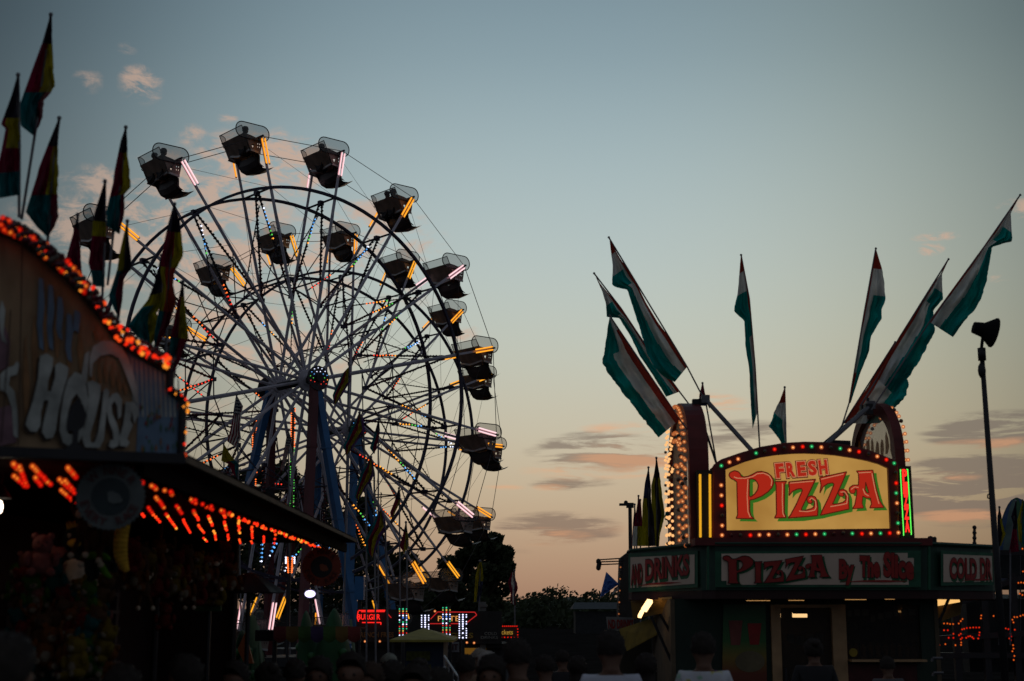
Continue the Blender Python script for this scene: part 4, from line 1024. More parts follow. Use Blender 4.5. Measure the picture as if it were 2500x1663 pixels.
# stepped shelf that carries the toys
sh_ = root('display_shelf', P(160, 1650, 9.4), 'dark stepped shelf carrying the plush toys inside the left stall', 'shelf'); sl = wloc(sh_)
for i in range(6):
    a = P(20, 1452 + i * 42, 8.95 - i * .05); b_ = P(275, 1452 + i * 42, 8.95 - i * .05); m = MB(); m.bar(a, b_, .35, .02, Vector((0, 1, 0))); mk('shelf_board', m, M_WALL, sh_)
m = MB()
for px in (15, 280): a = P(px, 1440, 9.15); m.bar(a, Vector((a.x, a.y, 0)), .05, .05, Vector((1, 0, 0)))
mk('upright', m, M_WALL, sh_)
a = P(402, 1508, 10.5); o = toy('bear_plush', 'tall red bear toy hanging alone near the right end of the pile', 402, 1540, 10.5, plush_mesh('bear', PR, PR, PR), .42, .1)

# bright work lamp at the far left edge
lp = root('work_lamp', P(-2, 1238, 8.2), 'bright white lamp glowing at the left edge of the photo inside the stall', 'lamp'); c = wloc(lp)
m = MB(); m.ball(c, .020, 0, 12, 8, (1, 1, 1.9)); mk('bulb', m, emit('lamp_white', (1, .80, .58), 11), lp, True)
m = MB(); m.lathe(c + Vector((0, 0, .07)), [(.02, .06), (.035, .03), (.07, -.02)], 14); m.tube(c + Vector((0, 0, .12)), Vector((c.x, c.y, zE)), .008, 6); mk('shade', m, M_DARK, lp)

r9 = random.Random(77)
for i in range(22):
    px = 318 + i * 11.5 + r9.uniform(-3, 3); Yh = 9.3 + i * .14
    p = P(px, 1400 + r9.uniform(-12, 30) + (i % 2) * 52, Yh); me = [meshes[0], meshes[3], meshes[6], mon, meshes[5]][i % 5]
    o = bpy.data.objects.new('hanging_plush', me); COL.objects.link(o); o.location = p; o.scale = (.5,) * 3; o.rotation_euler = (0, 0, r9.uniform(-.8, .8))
    tag(o, 'dim plush prize hanging in the row under the middle of the stall awning', 'plush toy', 'plush prizes hanging under the awning')
# ================================================================ pizza stand
YF = 20.0
ps = root('pizza_stand', (P(1980, 1490, YF).x, YF + 1.6, 0), 'pizza concession stand with the glowing arched sign, dark green counter trailer at the right', 'food stand')
pn = Vector((0, -1, 0)); XU = Vector((1, 0, 0)); ZU = Vector((0, 0, 1))
M_GRN = mat('trailer_green', (.008, .05, .03), .5, 0, .25, 3); M_GRN2 = mat('frame_green', (.015, .10, .05), .5, 0, .25, 6); M_MAR = mat('marquee_maroon', (.13, .012, .012), .5, 0, .25, 4)
M_WHT = mat('sign_panel_warm_lit', (.66, .52, .41), .5, 0, .12, 2); M_LR = mat('sign_red', (.34, .018, .014), .5, 0, .15, 6); M_LG = mat('sign_green', (.012, .12, .04), .5); M_LD = mat('sign_outline', (.05, .008, .008), .5)  # white panel colour carries the marquee's warm glow as a tint
z1 = lambda px, py, dy=0.0: P(px, py, YF + dy)
# fascia facets: corners (px,py,Y) TL,TR,BR,BL
FAC = {'L': ((1541, 1352, 22.4), (1710, 1345, 20.3), (1710, 1434, 20.3), (1541, 1446, 22.4)), 'C': ((1745, 1347, 20), (2246, 1345, 20), (2246, 1434, 20), (1745, 1434, 20)), 'R': ((2291, 1344, 20.1), (2418, 1350, 20.9), (2420, 1428, 20.9), (2291, 1430, 20.1))}


def facet(k):
    a, b_, c, d = [P(*q) for q in FAC[k]]
    nn = (b_ - a).cross(d - a).normalized()
    if nn.y > 0: nn = -nn
    f = lambda s, t, l=0.0: a * ((1 - s) * (1 - t)) + b_ * (s * (1 - t)) + c * (s * t) + d * ((1 - s) * t) + nn * l
    return f, nn


PZ_P = [[(225, 332), (270, 315), (318, 328), (348, 358), (352, 385), (385, 396), (440, 390), (500, 362), (560, 330), (620, 325), (690, 345), (740, 385), (765, 430), (770, 480), (750, 530), (700, 585), (620, 640), (520, 680), (465, 692), (465, 830), (480, 890), (520, 930), (290, 925), (310, 880), (305, 700), (300, 460), (265, 432), (222, 415), (200, 380), (205, 350)],
        [(460, 428), (490, 418), (530, 430), (560, 465), (575, 505), (565, 560), (530, 610), (480, 650), (460, 640)]]
PZ_I = [[(785, 455), (935, 450), (912, 490), (905, 850), (930, 915), (780, 920), (805, 870), (800, 500)]]
PZ_Z1 = [[(960, 460), (1305, 425), (1270, 500), (1130, 790), (1125, 820), (1180, 820), (1250, 800), (1280, 780), (1290, 730), (1282, 690), (1262, 672), (1250, 690), (1268, 715), (1240, 737), (1205, 722), (1190, 680), (1205, 650), (1250, 635), (1300, 650), (1325, 700), (1335, 790), (1330, 890), (955, 920), (985, 880), (1060, 740), (1135, 570), (1125, 545), (1070, 550), (1010, 580), (965, 635), (970, 560)]]
PZ_Z2 = [[(1355, 405), (1700, 330), (1660, 430), (1520, 742), (1580, 740), (1655, 720), (1688, 690), (1684, 620), (1668, 592), (1655, 605), (1668, 630), (1645, 645), (1606, 636), (1590, 600), (1605, 565), (1650, 550), (1700, 575), (1725, 640), (1730, 805), (1365, 885), (1400, 800), (1470, 660), (1540, 490), (1520, 470), (1460, 480), (1400, 520), (1360, 600), (1375, 500)]]
PZ_A = [[(1825, 320), (2035, 310), (2045, 400), (2080, 560), (2120, 700), (2175, 785), (1995, 790), (2018, 740), (2005, 665), (1955, 665), (1905, 640), (1895, 730), (1915, 790), (1775, 800), (1805, 750), (1830, 620), (1830, 560), (1805, 548), (1812, 575), (1795, 606), (1755, 605), (1732, 570), (1740, 530), (1780, 502), (1850, 500), (1855, 420), (1850, 350)], [(1942, 462), (1985, 600), (1958, 598), (1935, 560)]]


def pizza_word(fn, nn, lift, mats, hl=True):
    mr, mg, md = mats
    for i, lp in enumerate((PZ_P, PZ_I, PZ_Z1, PZ_Z2, PZ_A)):
        l_ = i * .0012
        m = MB(); m.poly([[(x + 48, y + 34) for x, y in q] for q in lp], lambda x, y: fn(x, y, lift + l_), .003, 0, nn)
        mk('letter_shadow', m, mg, ps)
        m = MB(); m.poly(lp, lambda x, y: fn(x, y, lift + .012 + l_), .006, 0, nn)
        mk('letter', m, mr, ps)
        o = MB()
        for q in lp: o.path([fn(x, y, lift + .020) for x, y in q + q[:1]], hl, 4)
        mk('letter_outline', o, md, ps)
    # green ground swoosh below the word
    m = MB(); m.poly([[(830, 930), (1000, 925), (1340, 895), (1600, 840), (1780, 800), (1780, 825), (1600, 875), (1400, 925), (1150, 958), (820, 962)]], lambda x, y: fn(x, y, lift + .004), .003, 0, nn)
    mk('letter_shadow', m, mg, ps)


# --- marquee
lit_cream = emit('lightbox_cream', (.44, .235, .055), 1.0)
_t = lit_cream.node_tree; _e = [q for q in _t.nodes if q.type == 'EMISSION'][0]; _n = _t.nodes.new('ShaderNodeTexNoise'); _n.inputs['Scale'].default_value = 1.1; _n.inputs['Detail'].default_value = 5
_c = _t.nodes.new('ShaderNodeTexCoord'); _t.links.new(_c.outputs['Object'], _n.inputs['Vector']); _r = _t.nodes.new('ShaderNodeValToRGB'); _t.links.new(_n.outputs[0], _r.inputs[0]); _t.links.new(_r.outputs[0], _e.inputs[0])
_r.color_ramp.elements[0].position = .3; _r.color_ramp.elements[0].color = (.33, .165, .035, 1); _r.color_ramp.elements[1].position = .7; _r.color_ramp.elements[1].color = (.50, .28, .07, 1)
lit_red = emit('lightbox_red', (.36, .018, .008), 1.0); lit_green = emit('lightbox_green', (.03, .13, .012), 1.0); lit_dark = emit('lightbox_outline', (.07, .008, .004), 1.0); lit_pale = emit('lightbox_pale', (.50, .20, .10), 1.0)
sg = lambda x, y, l=0.0: P(1740 + x * .1909, 1090 + y * .1909, YF + .30) + pn * l
arch_o = [(-10, 1260), (5, 260), (100, 190), (330, 110), (600, 30), (900, -20), (1150, -35), (1400, -30), (1700, 5), (2000, 80), (2290, 195), (2330, 230), (2345, 1250)]
panel = [(165, 1078), (150, 305), (400, 205), (600, 150), (800, 118), (1000, 102), (1150, 98), (1350, 104), (1550, 122), (1750, 152), (1950, 190), (2100, 232), (2218, 285), (2252, 1055)]
m = MB(); m.poly([arch_o, panel], lambda x, y: sg(x, y, .06), .05, 0, pn); m.poly([arch_o], lambda x, y: sg(x, y, -.10), -.25, 0, pn)
m.path([sg(x, y, .08) for x, y in arch_o], .022, 6); mk('marquee_frame', m, M_MAR, ps)
m = MB(); m.poly([panel], lambda x, y: sg(x, y, .03), .004, 0, pn); mk('lightbox', m, lit_cream, ps)
pizza_word(sg, pn, .040, (lit_red, lit_green, lit_dark), .0085)
# pale highlight strokes inside the letters
o = MB()
for q in ([(440, 425), (430, 640), (440, 840), (470, 910)], [(262, 395), (300, 412), (400, 415), (500, 392), (560, 355), (640, 348), (710, 380), (745, 440), (735, 510)], [(880, 480), (878, 700), (885, 860), (905, 905)], [(980, 475), (1270, 450)], [(1090, 832), (1200, 838), (1290, 820), (1308, 780), (1300, 700), (1250, 665), (1225, 690)],
          [(1375, 425), (1660, 358)], [(1490, 775), (1620, 752), (1700, 735), (1712, 640), (1670, 585), (1620, 590)], [(1850, 345), (2010, 335)], [(1905, 545), (1930, 610), (1980, 640)], [(2020, 350), (2060, 560), (2110, 740)], [(1755, 555), (1800, 522), (1850, 530)]):
    o.path([sg(x, y, .072) for x, y in q], .006, 4)
mk('letter_highlight', o, lit_pale, ps)
# FRESH, letter by letter along a rising line, each with a pale halo
for i, ch in enumerate('FRESH'):
    x = 800 + i * 138; y = 400 - i * 11; o = sg(x + 4, y, .050); a = R_(4.5); xd = XU * math.cos(a) + ZU * math.sin(a); zd = ZU * math.cos(a) - XU * math.sin(a)
    hgt = 172 * .1909 * YF * 1.015 / F
    text('letter_halo', ch, o - XU * .018 - ZU * .012, xd, zd, hgt * 1.5, lit_dark, ps, .001, .10, width=.162)
    text('letter_halo', ch, o - XU * .008 - ZU * .004 + pn * .004, xd, zd, hgt * 1.44, lit_pale, ps, .001, .075, width=.142)
    text('letter', ch, o + pn * .008, xd, zd, hgt * 1.38, lit_red, ps, .001, .05, width=.122)
# chase bulbs round the marquee
bb = [((92, 260), 'green'), ((195, 215), 'warm'), ((305, 175), 'warm'), ((533, 100), 'green'), ((645, 75), 'off'), ((768, 52), 'red'), ((890, 32), 'off'), ((1002, 28), 'warm'), ((1125, 18), 'red'), ((1240, 15), 'green'), ((1362, 25), 'warm'), ((1480, 30), 'off'), ((1602, 42), 'green'), ((1720, 62), 'warm'), ((1840, 82), 'red'), ((1960, 110), 'off'), ((2072, 142), 'warm'), ((2188, 183), 'red'), ((2287, 228), 'green'),
      ((90, 508), 'warm'), ((93, 637), 'warm'), ((97, 765), 'red'), ((102, 890), 'off'), ((102, 1020), 'warm'), ((100, 1142), 'warm'), ((2305, 345), 'off'), ((2312, 480), 'red'), ((2312, 607), 'green'), ((2322, 735), 'warm'), ((2325, 860), 'off'), ((2335, 988), 'green'), ((2340, 1110), 'warm'),
      ((218, 1142), 'plum'), ((335, 1140), 'off'), ((460, 1142), 'red'), ((575, 1138), 'warm'), ((693, 1135), 'warm'), ((815, 1135), 'off'), ((930, 1135), 'warm'), ((1047, 1132), 'green'), ((1165, 1133), 'red'), ((1285, 1128), 'warm'), ((1402, 1126), 'green'), ((1520, 1125), 'plum'), ((1640, 1112), 'off'), ((1755, 1120), 'green'), ((1877, 1124), 'red'), ((1992, 1120), 'warm'), ((2112, 1118), 'green'), ((2230, 1115), 'red')]
items = [(sg(x, y, .145), k) for (x, y), k in bb]
marq_b = items
# side panels: left twin yellow tubes, right green outline with PIZZA
for a, b_ in (((1698, 1150), (1742, 1330)), ((2192, 1140), (2228, 1330))):
    m = MB(); p0 = P(a[0], a[1], YF + .35); p1 = P(b_[0], b_[1], YF + .35); m.box((p0 + p1) / 2, (abs(p1.x - p0.x), .25, abs(p0.z - p1.z)))
    mk('side_panel', m, mat('panel_black', (.012, .012, .010), .5), ps)
for px in (1709, 1733):
    m = MB(); m.tube(P(px, 1158, YF + .15), P(px + 1, 1312, YF + .15), .017, 8); mk('neon_tube', m, emit('neon_marquee_yellow', (.80, .38, .02), 1.0), ps)
m = MB(); m.path([P(2200, 1150, YF + .14), P(2198, 1146, YF + .14), P(2206, 1300, YF + .14), P(2206, 1308, YF + .14)], .007, 6); m.path([P(2213, 1146, YF + .14), P(2216, 1146, YF + .14), P(2225, 1306, YF + .14)], .007, 6)
mk('neon_tube', m, emit('neon_green', (.12, 1, .10), 1.3), ps)
for i, ch in enumerate('PIZZA'):
    text('neon_letter', ch, P(2203.5 + i * 1.6, 1174 + i * 31, YF + .13), XU, ZU, .225, emit('neon_red', (1, .022, .015), 1.6), ps, .006, .045, width=.066)

# base strip between marquee and fascia, roof, fascia body
m = MB(); p0 = P(1690, 1316, YF + .25); p1 = P(2262, 1334, YF + .25); m.box((p0 + p1) / 2, (p1.x - p0.x, .6, p0.z - p1.z)); mk('marquee_base', m, M_MAR, ps)
outl = [P(1534, 1340, 22.9), P(1541, 1340, 22.3), P(1712, 1328, 20.2), P(1745, 1327, 19.97), P(2246, 1327, 19.97), P(2288, 1328, 20.1), P(2420, 1340, 20.95), P(2426, 1345, 21.3), P(2424, 1345, 23.6), P(1534, 1345, 24.5)]
zt = outl[3].z; zb = P(1745, 1462, YF).z; zf = P(1745, 1441, YF).z
m = MB(); ring = [(v.x, v.y + .03) for v in outl]; nR = len(ring)
for za, zb_, mi, ex in ((zf, zt, 0, 0), (zb, zf, 1, .03)):
    o0 = len(m.v); m.add([(x, y + ex, za) for x, y in ring] + [(x, y + ex, zb_) for x, y in ring], [(i, (i + 1) % nR, (i + 1) % nR + nR, i + nR) for i in range(nR)] + [tuple(range(nR))[::-1], tuple(range(nR, 2 * nR))], mi)
mk('fascia', m, [M_GRN, mat('trailer_maroon_trim', (.03, .006, .006), .6)], ps)
m = MB(); pts = [Vector((x, y - .03, zt)) for x, y in ring]
m.path(pts + pts[:1], .03, 6); mk('roof_edge', m, M_GRN, ps)
m = MB(); rv = MB()
for px, py, py2, r_ in ((2105, 1326, 1314, .02), (2272, 1330, 1317, .035), (2282, 1330, 1315, .02), (2379, 1340, 1288, .022)):
    a = P(px, py, 20.9); b_ = P(px, py2, 20.9); m.tube(a, b_, r_, 8)
    for k in range(4): m.ball(a.lerp(b_, .25 * (k + 1)), r_ * 1.5, 0, 8, 5)
mk('roof_vent', m, M_DARK, ps)
# panels and words on the fascia
for k, ex in (('L', (0.03, .98)), ('C', (0, 1)), ('R', (0.02, .97))):
    f, nn = facet(k); m = MB(); m.poly([[(0, 0), (1, 0), (1, 1), (0, 1)]], lambda s, t: f(s, t, .035), .01, 0, nn); mk('sign_frame', m, M_GRN2, ps)
    m = MB()
    pl_ = [(.035, .10), (.965, .10), (.965, .90), (.035, .90)] if k != 'C' else [(.03, .16), (.03, .06), (.935, .06), (.935, .20), (.965, .20), (.965, .78), (.94, .78), (.94, .93), (.055, .93), (.055, .82), (.03, .82)]
    m.poly([pl_], lambda s, t: f(s, t, .048), .004, 0, nn); mk('sign_panel', m, M_WHT, ps)
fC, nC = facet('C')
pizza_word(lambda x, y, l=0.0: fC(.035 + (x - 200) * .000262, .11 + (y - 315) * .00128, l + .02), nC, .035, (M_LR, M_LG, M_LD), .005)


def word(s, k, s0, s1, t0, t1, slope=0.0, lift=.056, bold=.03, halo=True):
    f, nn = facet(k)
    g_ = lambda e: (lambda u, v: f(s0 + (s1 - s0) * u, (t1 + slope * u) + (t0 - t1) * v / .72, lift + e))
    if halo:
        text('letter_shadow', s, None, None, None, 1, M_LG, ps, .001, bold + .05, nn, lambda u, v: f(s0 + (s1 - s0) * u + .006, (t1 + slope * u) + .06 + (t0 - t1) * v / .72, lift - .004))
        text('letter_outline', s, None, None, None, 1, M_LD, ps, .001, bold + .03, nn, g_(0))
    text('letter', s, None, None, None, 1, M_LR, ps, .001, bold, nn, g_(.004))


word('By', 'C', .600, .675, .24, .74, 0, bold=.05); word('The', 'C', .70, .80, .14, .68, .02, bold=.05); word('Slice', 'C', .815, .965, .04, .66, .10, bold=.05)
word('AND', 'L', .05, .23, .30, .80, -.02); word('DRINKS', 'L', .27, .90, .18, .72, -.1)
word('COLD', 'R', .14, .66, .20, .78, 0); word('DRINKS', 'R', .70, 1.25, .18, .80, 0) if False else word('DR', 'R', .72, .95, .18, .80, 0)
for k, a, b_ in (('L', .12, .80), ('C', .60, .94), ('R', .35, .95)):
    f, nn = facet(k); m = MB(); m.poly([[(a, .86), ((a * 2 + b_) / 3, .81), ((a + b_ * 2) / 3, .80), (b_, .84), ((a + b_ * 2) / 3, .865), ((a * 2 + b_) / 3, .85)]], lambda s, t: f(s, t, .058), .003, 0, nn); mk('red_stroke', m, M_LR, ps)

# arched bulb signs standing at both ends of the marquee
def side_arch(x, sgn, label_mat):
    """arch in the plane x = const; sgn = -1 faces left, +1 faces right"""
    y0, y1 = 20.42, 23.2; zb_ = zt; zs = zt + 1.15; ztop = P(0, 988, 21.8).z
    def out(k, n=22):
        yy0, yy1, zz = y0 + k, y1 - k, ztop - k
        pts_ = [(yy0, zb_)] + [((yy0 + yy1) / 2 - (yy1 - yy0) / 2 * math.cos(math.pi * i / n), zs + (zz - zs) * math.sin(math.pi * i / n) ** .8) for i in range(n + 1)] + [(yy1, zb_)]
        return pts_
    a, b_ = out(0), out(.18)
    m = MB(); th = .28 if sgn < 0 else .14
    m.poly([a + b_[::-1]], lambda y, z: Vector((x, y, z)), th * -sgn, 0, XU)
    mk('arch_frame', m, M_MAR, ps)
    m = MB(); m.poly([b_], lambda y, z: Vector((x - sgn * .05, y, z)), .02 * -sgn, 0, XU); mk('arch_panel', m, screen('arch_panel_film', (.40, .40, .37), .45), ps)
    pt = []; r2 = random.Random(5 + int(sgn))
    for q in range(24):
        yy = y0 + .35 + (q % 8) * .28; zz = zt + .25 + (q // 8) * .5 + r2.uniform(0, .35)
        pt.append([(yy + .12 * math.cos(w * .785) * r2.uniform(.6, 1.2), zz + .2 * math.sin(w * .785) * r2.uniform(.5, 1.3)) for w in range(8)])
    m = MB()
    for lp_ in pt: m.poly([lp_], lambda y, z: Vector((x - sgn * .09, y, z)), .003 * -sgn, 0, XU)
    mk('painted_topping', m, screen('arch_paint_orange', (.45, .15, .01), .8), ps)
    its = []
    rows_ = (.05, .17, .45, .57, .95) if sgn < 0 else (.05, .20)
    for ri, k in enumerate(rows_):
        pts_ = resample(out(k), 46 - ri * 4)
        for i, (y, z) in enumerate(pts_):
            kk = 'warm' if r2.random() > .14 else 'off'
            its.append((Vector((x + sgn * .055, y, z)), kk))
    if sgn < 0:
        pass
    return its


aL = side_arch(P(1688, 1330, 20.4).x, -1, None); aR = side_arch(P(2222, 1330, 20.4).x, 1, None)
bulbs(ps, marq_b, .029, .8)
bL = root('bulb_arch_lights', (P(1660, 1330, 21.8).x, 21.8, zt), 'warm bulbs in rows on the outer face of the left arch of the pizza stand', 'string lights'); bulbs(bL, aL, .031, .5)
bR = root('bulb_arch_lights', (P(2200, 1330, 21.8).x, 21.8, zt), 'warm bulbs lining the outer edge of the right arch of the pizza stand', 'string lights'); bulbs(bR, aR, .030, .6)
# flag brackets: diagonal poles and floodlights on the roof
for a, b_, y0, y1, r_ in (((1722, 975), (1838, 1103), 21.2, 20.5, .035), ((1700, 985), (1752, 1140), 21.3, 20.5, .018), ((2125, 990), (2012, 1090), 21.2, 20.5, .035), ((2110, 1000), (1990, 1100), 21.6, 20.5, .02)):
    m = MB(); m.tube(P(a[0], a[1], y0), P(b_[0], b_[1], y1), r_, 8); m.box(P(a[0], a[1], y0), (.12, .12, .12)); mk('brace', m, M_DARK if r_ < .03 else M_POLE, ps)
m = MB(); c = P(2120, 1000, 21.2); m.box(c, (.11, .14, .16)); m.box(c + Vector((0, .02, .12)), (.04, .04, .12)); mk('floodlight', m, M_DARK, ps); m = MB(); c = P(2052, 1082, 20.8); m.box(c, (.28, .1, .07), 0, .3); mk('floodlight', m, M_DARK, ps)

# --- body below the fascia
yb = 20.75
bx = lambda px: P(px, 1490, yb).x
zpx = lambda py: P(1990, py, yb).z
m = MB()
wall_parts = [(1642, 1880, 1462, 1800), (2245, 2285, 1462, 1800), (1880, 2245, 1462, 1476), (2065, 2245, 1612, 1800)]
for a, b_, c, d in wall_parts:
    zc_, zd_ = zpx(c), max(0.0, zpx(d)); m.box(((bx(a) + bx(b_)) / 2, yb + .05, (zc_ + zd_) / 2), (bx(b_) - bx(a), .08, zc_ - zd_))
mk('wall', m, mat('trailer_wall', (.012, .03, .02), .6, 0, .3, 2), ps)
m = MB()
for (xa, ya), (xb, yb2) in (((bx(1642), yb), (bx(1642), 23.6)), ((bx(2285), yb), (bx(2285), 23.6)), ((bx(1642), 23.6), (bx(2285), 23.6))):
    a = Vector((xa, ya, zb / 2)); b_ = Vector((xb, yb2, zb / 2)); m.bar(a, b_, .06, zb, (b_ - a).cross(ZU)) if False else m.bar(a, b_, zb, .06, ZU)
m.box(((bx(1642) + bx(2285)) / 2, 22.2, .5), (bx(2285) - bx(1642) - .1, 2.7, .08)); mk('body_panel', m, mat('trailer_inside', (.12, .09, .055), .7), ps)
# menu poster: green to yellow to red bands with cups and a slice
m = MB(); 
pst = lambda px, py, l=0.0: P(px, py, yb) + pn * (l)
gm_ = bpy.data.materials.new('poster_print'); gm_.use_nodes = True; t = gm_.node_tree; b = t.nodes['Principled BSDF']; co = t.nodes.new('ShaderNodeTexCoord'); sp = t.nodes.new('ShaderNodeSeparateXYZ'); r = t.nodes.new('ShaderNodeValToRGB')
t.links.new(co.outputs['Generated'], sp.inputs[0]); t.links.new(sp.outputs[2], r.inputs[0]); t.links.new(r.outputs[0], b.inputs['Base Color'])
r.color_ramp.elements[0].position = .0; r.color_ramp.elements[0].color = (.12, .02, .01, 1); r.color_ramp.elements[1].position = 1; r.color_ramp.elements[1].color = (.01, .09, .04, 1)
for p_, c in ((.25, (.16, .03, .01, 1)), (.42, (.22, .15, .02, 1)), (.6, (.03, .14, .03, 1))): e_ = r.color_ramp.elements.new(p_); e_.color = c
for v in [(1765, 1476), (1868, 1476), (1872, 1700), (1762, 1700)]: m.v.append(pst(v[0], v[1], .02))
m.v += [v + pn * .01 for v in m.v]; m.f += [(0, 1, 2, 3), (4, 7, 6, 5), (0, 4, 5, 1), (1, 5, 6, 2), (2, 6, 7, 3), (3, 7, 4, 0)]; m.m += [0] * 6
mk('poster', m, gm_, ps)
m = MB()
for cx2, cy, w, hh, mi in ((1795, 1545, 17, 60, 0), (1841, 1548, 17, 52, 1)):
    m.poly([[(cx2 - w, cy - hh / 2), (cx2 + w, cy - hh / 2), (cx2 + w * .65, cy + hh / 2), (cx2 - w * .65, cy + hh / 2)]], lambda x, y: pst(x, y, .032), .003, mi, pn)
m.poly([[(1830 + 36 * math.cos(a * .35), 1615 + 26 * math.sin(a * .35)) for a in range(18)]], lambda x, y: pst(x, y, .033), .003, 2, pn)
mk('poster_cup', m, [mat('cup_print', (.22, .06, .05), .6), M_LR, mat('slice_print', (.16, .13, .07), .6)], ps)
# door with tan frame, glass
M_FR = mat('door_frame_tan', (.46, .29, .15), .6, 0, .2, 4)
M_GLS = bpy.data.materials.new('window_glass'); M_GLS.use_nodes = True; b = M_GLS.node_tree.nodes['Principled BSDF']; b.inputs['Base Color'].default_value = (.008, .010, .010, 1); b.inputs['Roughness'].default_value = .06
m = MB()
for a, b_, c, d in ((1880, 1903, 1476, 1800), (2028, 2062, 1476, 1800), (1903, 2028, 1476, 1484)):
    zc_, zd_ = zpx(c), max(0, zpx(d)); m.box(((bx(a) + bx(b_)) / 2, yb, (zc_ + zd_) / 2), (bx(b_) - bx(a), .12, zc_ - zd_))
dr_ = mk('door', m, M_FR, ps)
m = MB(); m.box(((bx(1903) + bx(2028)) / 2, yb + .04, (zpx(1484) + 0) / 2), (bx(2028) - bx(1903), .01, zpx(1484))); mk('glass', m, screen('door_glass', (.02, .02, .018), .35), dr_)
m = MB(); m.box((bx(1910), yb - .09, 1.0), (.03, .05, .2)); mk('handle', m, M_DARK, dr_)
m = MB(); m.box(((bx(2065) + bx(2245)) / 2, yb + .05, (zpx(1476) + zpx(1612)) / 2), (bx(2245) - bx(2065), .01, zpx(1476) - zpx(1612))); wn = mk('window', m, screen('counter_glass', (.02, .02, .018), .35), ps)
m = MB(); m.box(((bx(2065) + bx(2245)) / 2, yb - .1, zpx(1612)), (bx(2245) - bx(2065), .3, .03)); mk('sill', m, M_FR, wn)
m = MB(); c = P(2083, 1593, yb - .02); m.tube(c, c + pn * .01, .06, 20); mk('sticker', m, mat('sticker_yellow', (.30, .22, .02), .6), wn)
m = MB()
for px, py, w in ((2100, 1500, 60), (2100, 1540, 80), (2150, 1520, 90)):
    c = P(px, py, 21.8); m.box(c, (w * .0062, .15, .03)); 
for k in range(12): c = P(2080 + k * 13, 1535 + (k % 3) * 3, 21.7); m.tube(c, c + Vector((0, 0, .12)), .03, 8)
mk('shelf', m, M_TAN, ps)
# lamps of the stand
WL = emit('fluorescent_warm', (1, .60, .26), 2.6); WL2 = emit('fluorescent_strip', (.7, .36, .12), .7)
m = MB()
for a, b_, y in ((1822, 1880, 1461.5), (1925, 1963, 1461), (2063, 2115, 1459), (2160, 2184, 1458)):
    m.bar(P(a, y + 5, 20.45), P(b_, y + 5, 20.45), .008, .010, ZU)
mk('strip_light', m, WL2, ps)
for (a, b_, y0, y1) in ((1895, 1905, 22.9, 22.9), (1935, 1970, 22.6, 22.6)):
    m = MB(); m.bar(P(a, 1502, y0), P(b_, 1502, y1), .07, .05, ZU); m.bar(P(a, 1497, y0), P(b_, 1497, y1), .02, .12, ZU, 1); mk('ceiling_lamp', m, [WL, M_DARK], ps)
m = MB(); m.bar(P(2185, 1492, 22.6), P(2215, 1495, 22.3), .025, .03, ZU); mk('ceiling_lamp', m, WL2, ps)
# raised flaps at both sides with their lamps and stays
M_FLAP = mat('flap_yellow', (.34, .20, .05), .6, 0, .2, 3)
m = MB(); a, b_, c, d = P(1540, 1470, 22.9), P(1640, 1462, 20.9), P(1655, 1490, 21.2), P(1545, 1512, 23.3); m.add([a, b_, c, d] + [v + Vector((0, 0, .03)) for v in (a, b_, c, d)], [(0, 1, 2, 3), (7, 6, 5, 4), (0, 4, 5, 1), (1, 5, 6, 2), (2, 6, 7, 3), (3, 7, 4, 0)])
fl_ = mk('side_flap', m, M_FLAP, ps)
m = MB(); m.bar(P(1561, 1506, 21.6), P(1568, 1492, 21.5), .05, .04, (1, 0, 0)); m.bar(P(1572, 1490, 21.5), P(1587, 1467, 21.3), .08, .05, (1, 0, 0)); mk('flap_lamp', m, WL, fl_)
m = MB(); a, b_, c, d = P(2268, 1462, 20.9), P(2350, 1460, 22.0), P(2345, 1500, 22.4), P(2262, 1530, 21.3); m.add([a, b_, c, d] + [v + Vector((0, 0, .03)) for v in (a, b_, c, d)], [(0, 1, 2, 3), (7, 6, 5, 4), (0, 4, 5, 1), (1, 5, 6, 2), (2, 6, 7, 3), (3, 7, 4, 0)])
fl_ = mk('side_flap', m, M_FLAP, ps)
m = MB(); m.add([P(2265, 1484, 21.0), P(2344, 1470, 21.6), P(2342, 1461, 21.6), P(2268, 1462, 21.0)] + [P(2265, 1484, 21.05), P(2344, 1470, 21.65), P(2342, 1461, 21.65), P(2268, 1462, 21.05)], [(0, 1, 2, 3), (7, 6, 5, 4), (0, 4, 5, 1), (1, 5, 6, 2), (2, 6, 7, 3), (3, 7, 4, 0)]); mk('flap_lamp', m, emit('fluorescent_box', (1, .56, .18), 1.0), fl_)
m = MB()
for a, b_, y in (((1590, 1505), (1650, 1640), 21.0), ((1612, 1500), (1690, 1640), 21.1), ((2316, 1462), (2275, 1560), 20.9)):
    m = MB(); m.tube(P(*a, y), P(*b_, y - .1), .022, 6); mk('stay_rod', m, M_DARK, ps)
m = MB(); p0 = P(1636, 1550, 21.0); p1 = P(1688, 1640, 21.0); m.box((p0 + p1) / 2, (p1.x - p0.x, .05, p0.z - p1.z))
for k in range(3): m.box(P(1646 + k * 16, 1595, 20.95), (.05, .03, .45))
mk('menu_board', m, M_FLAP, ps)
for x_ in (1660, 2270):
    m = MB(); c = Vector((bx(x_), 22.2, .3)); m.tube(c - XU * .1, c + XU * .1, .3, 18); mk('wheel', m, M_DARK, ps)

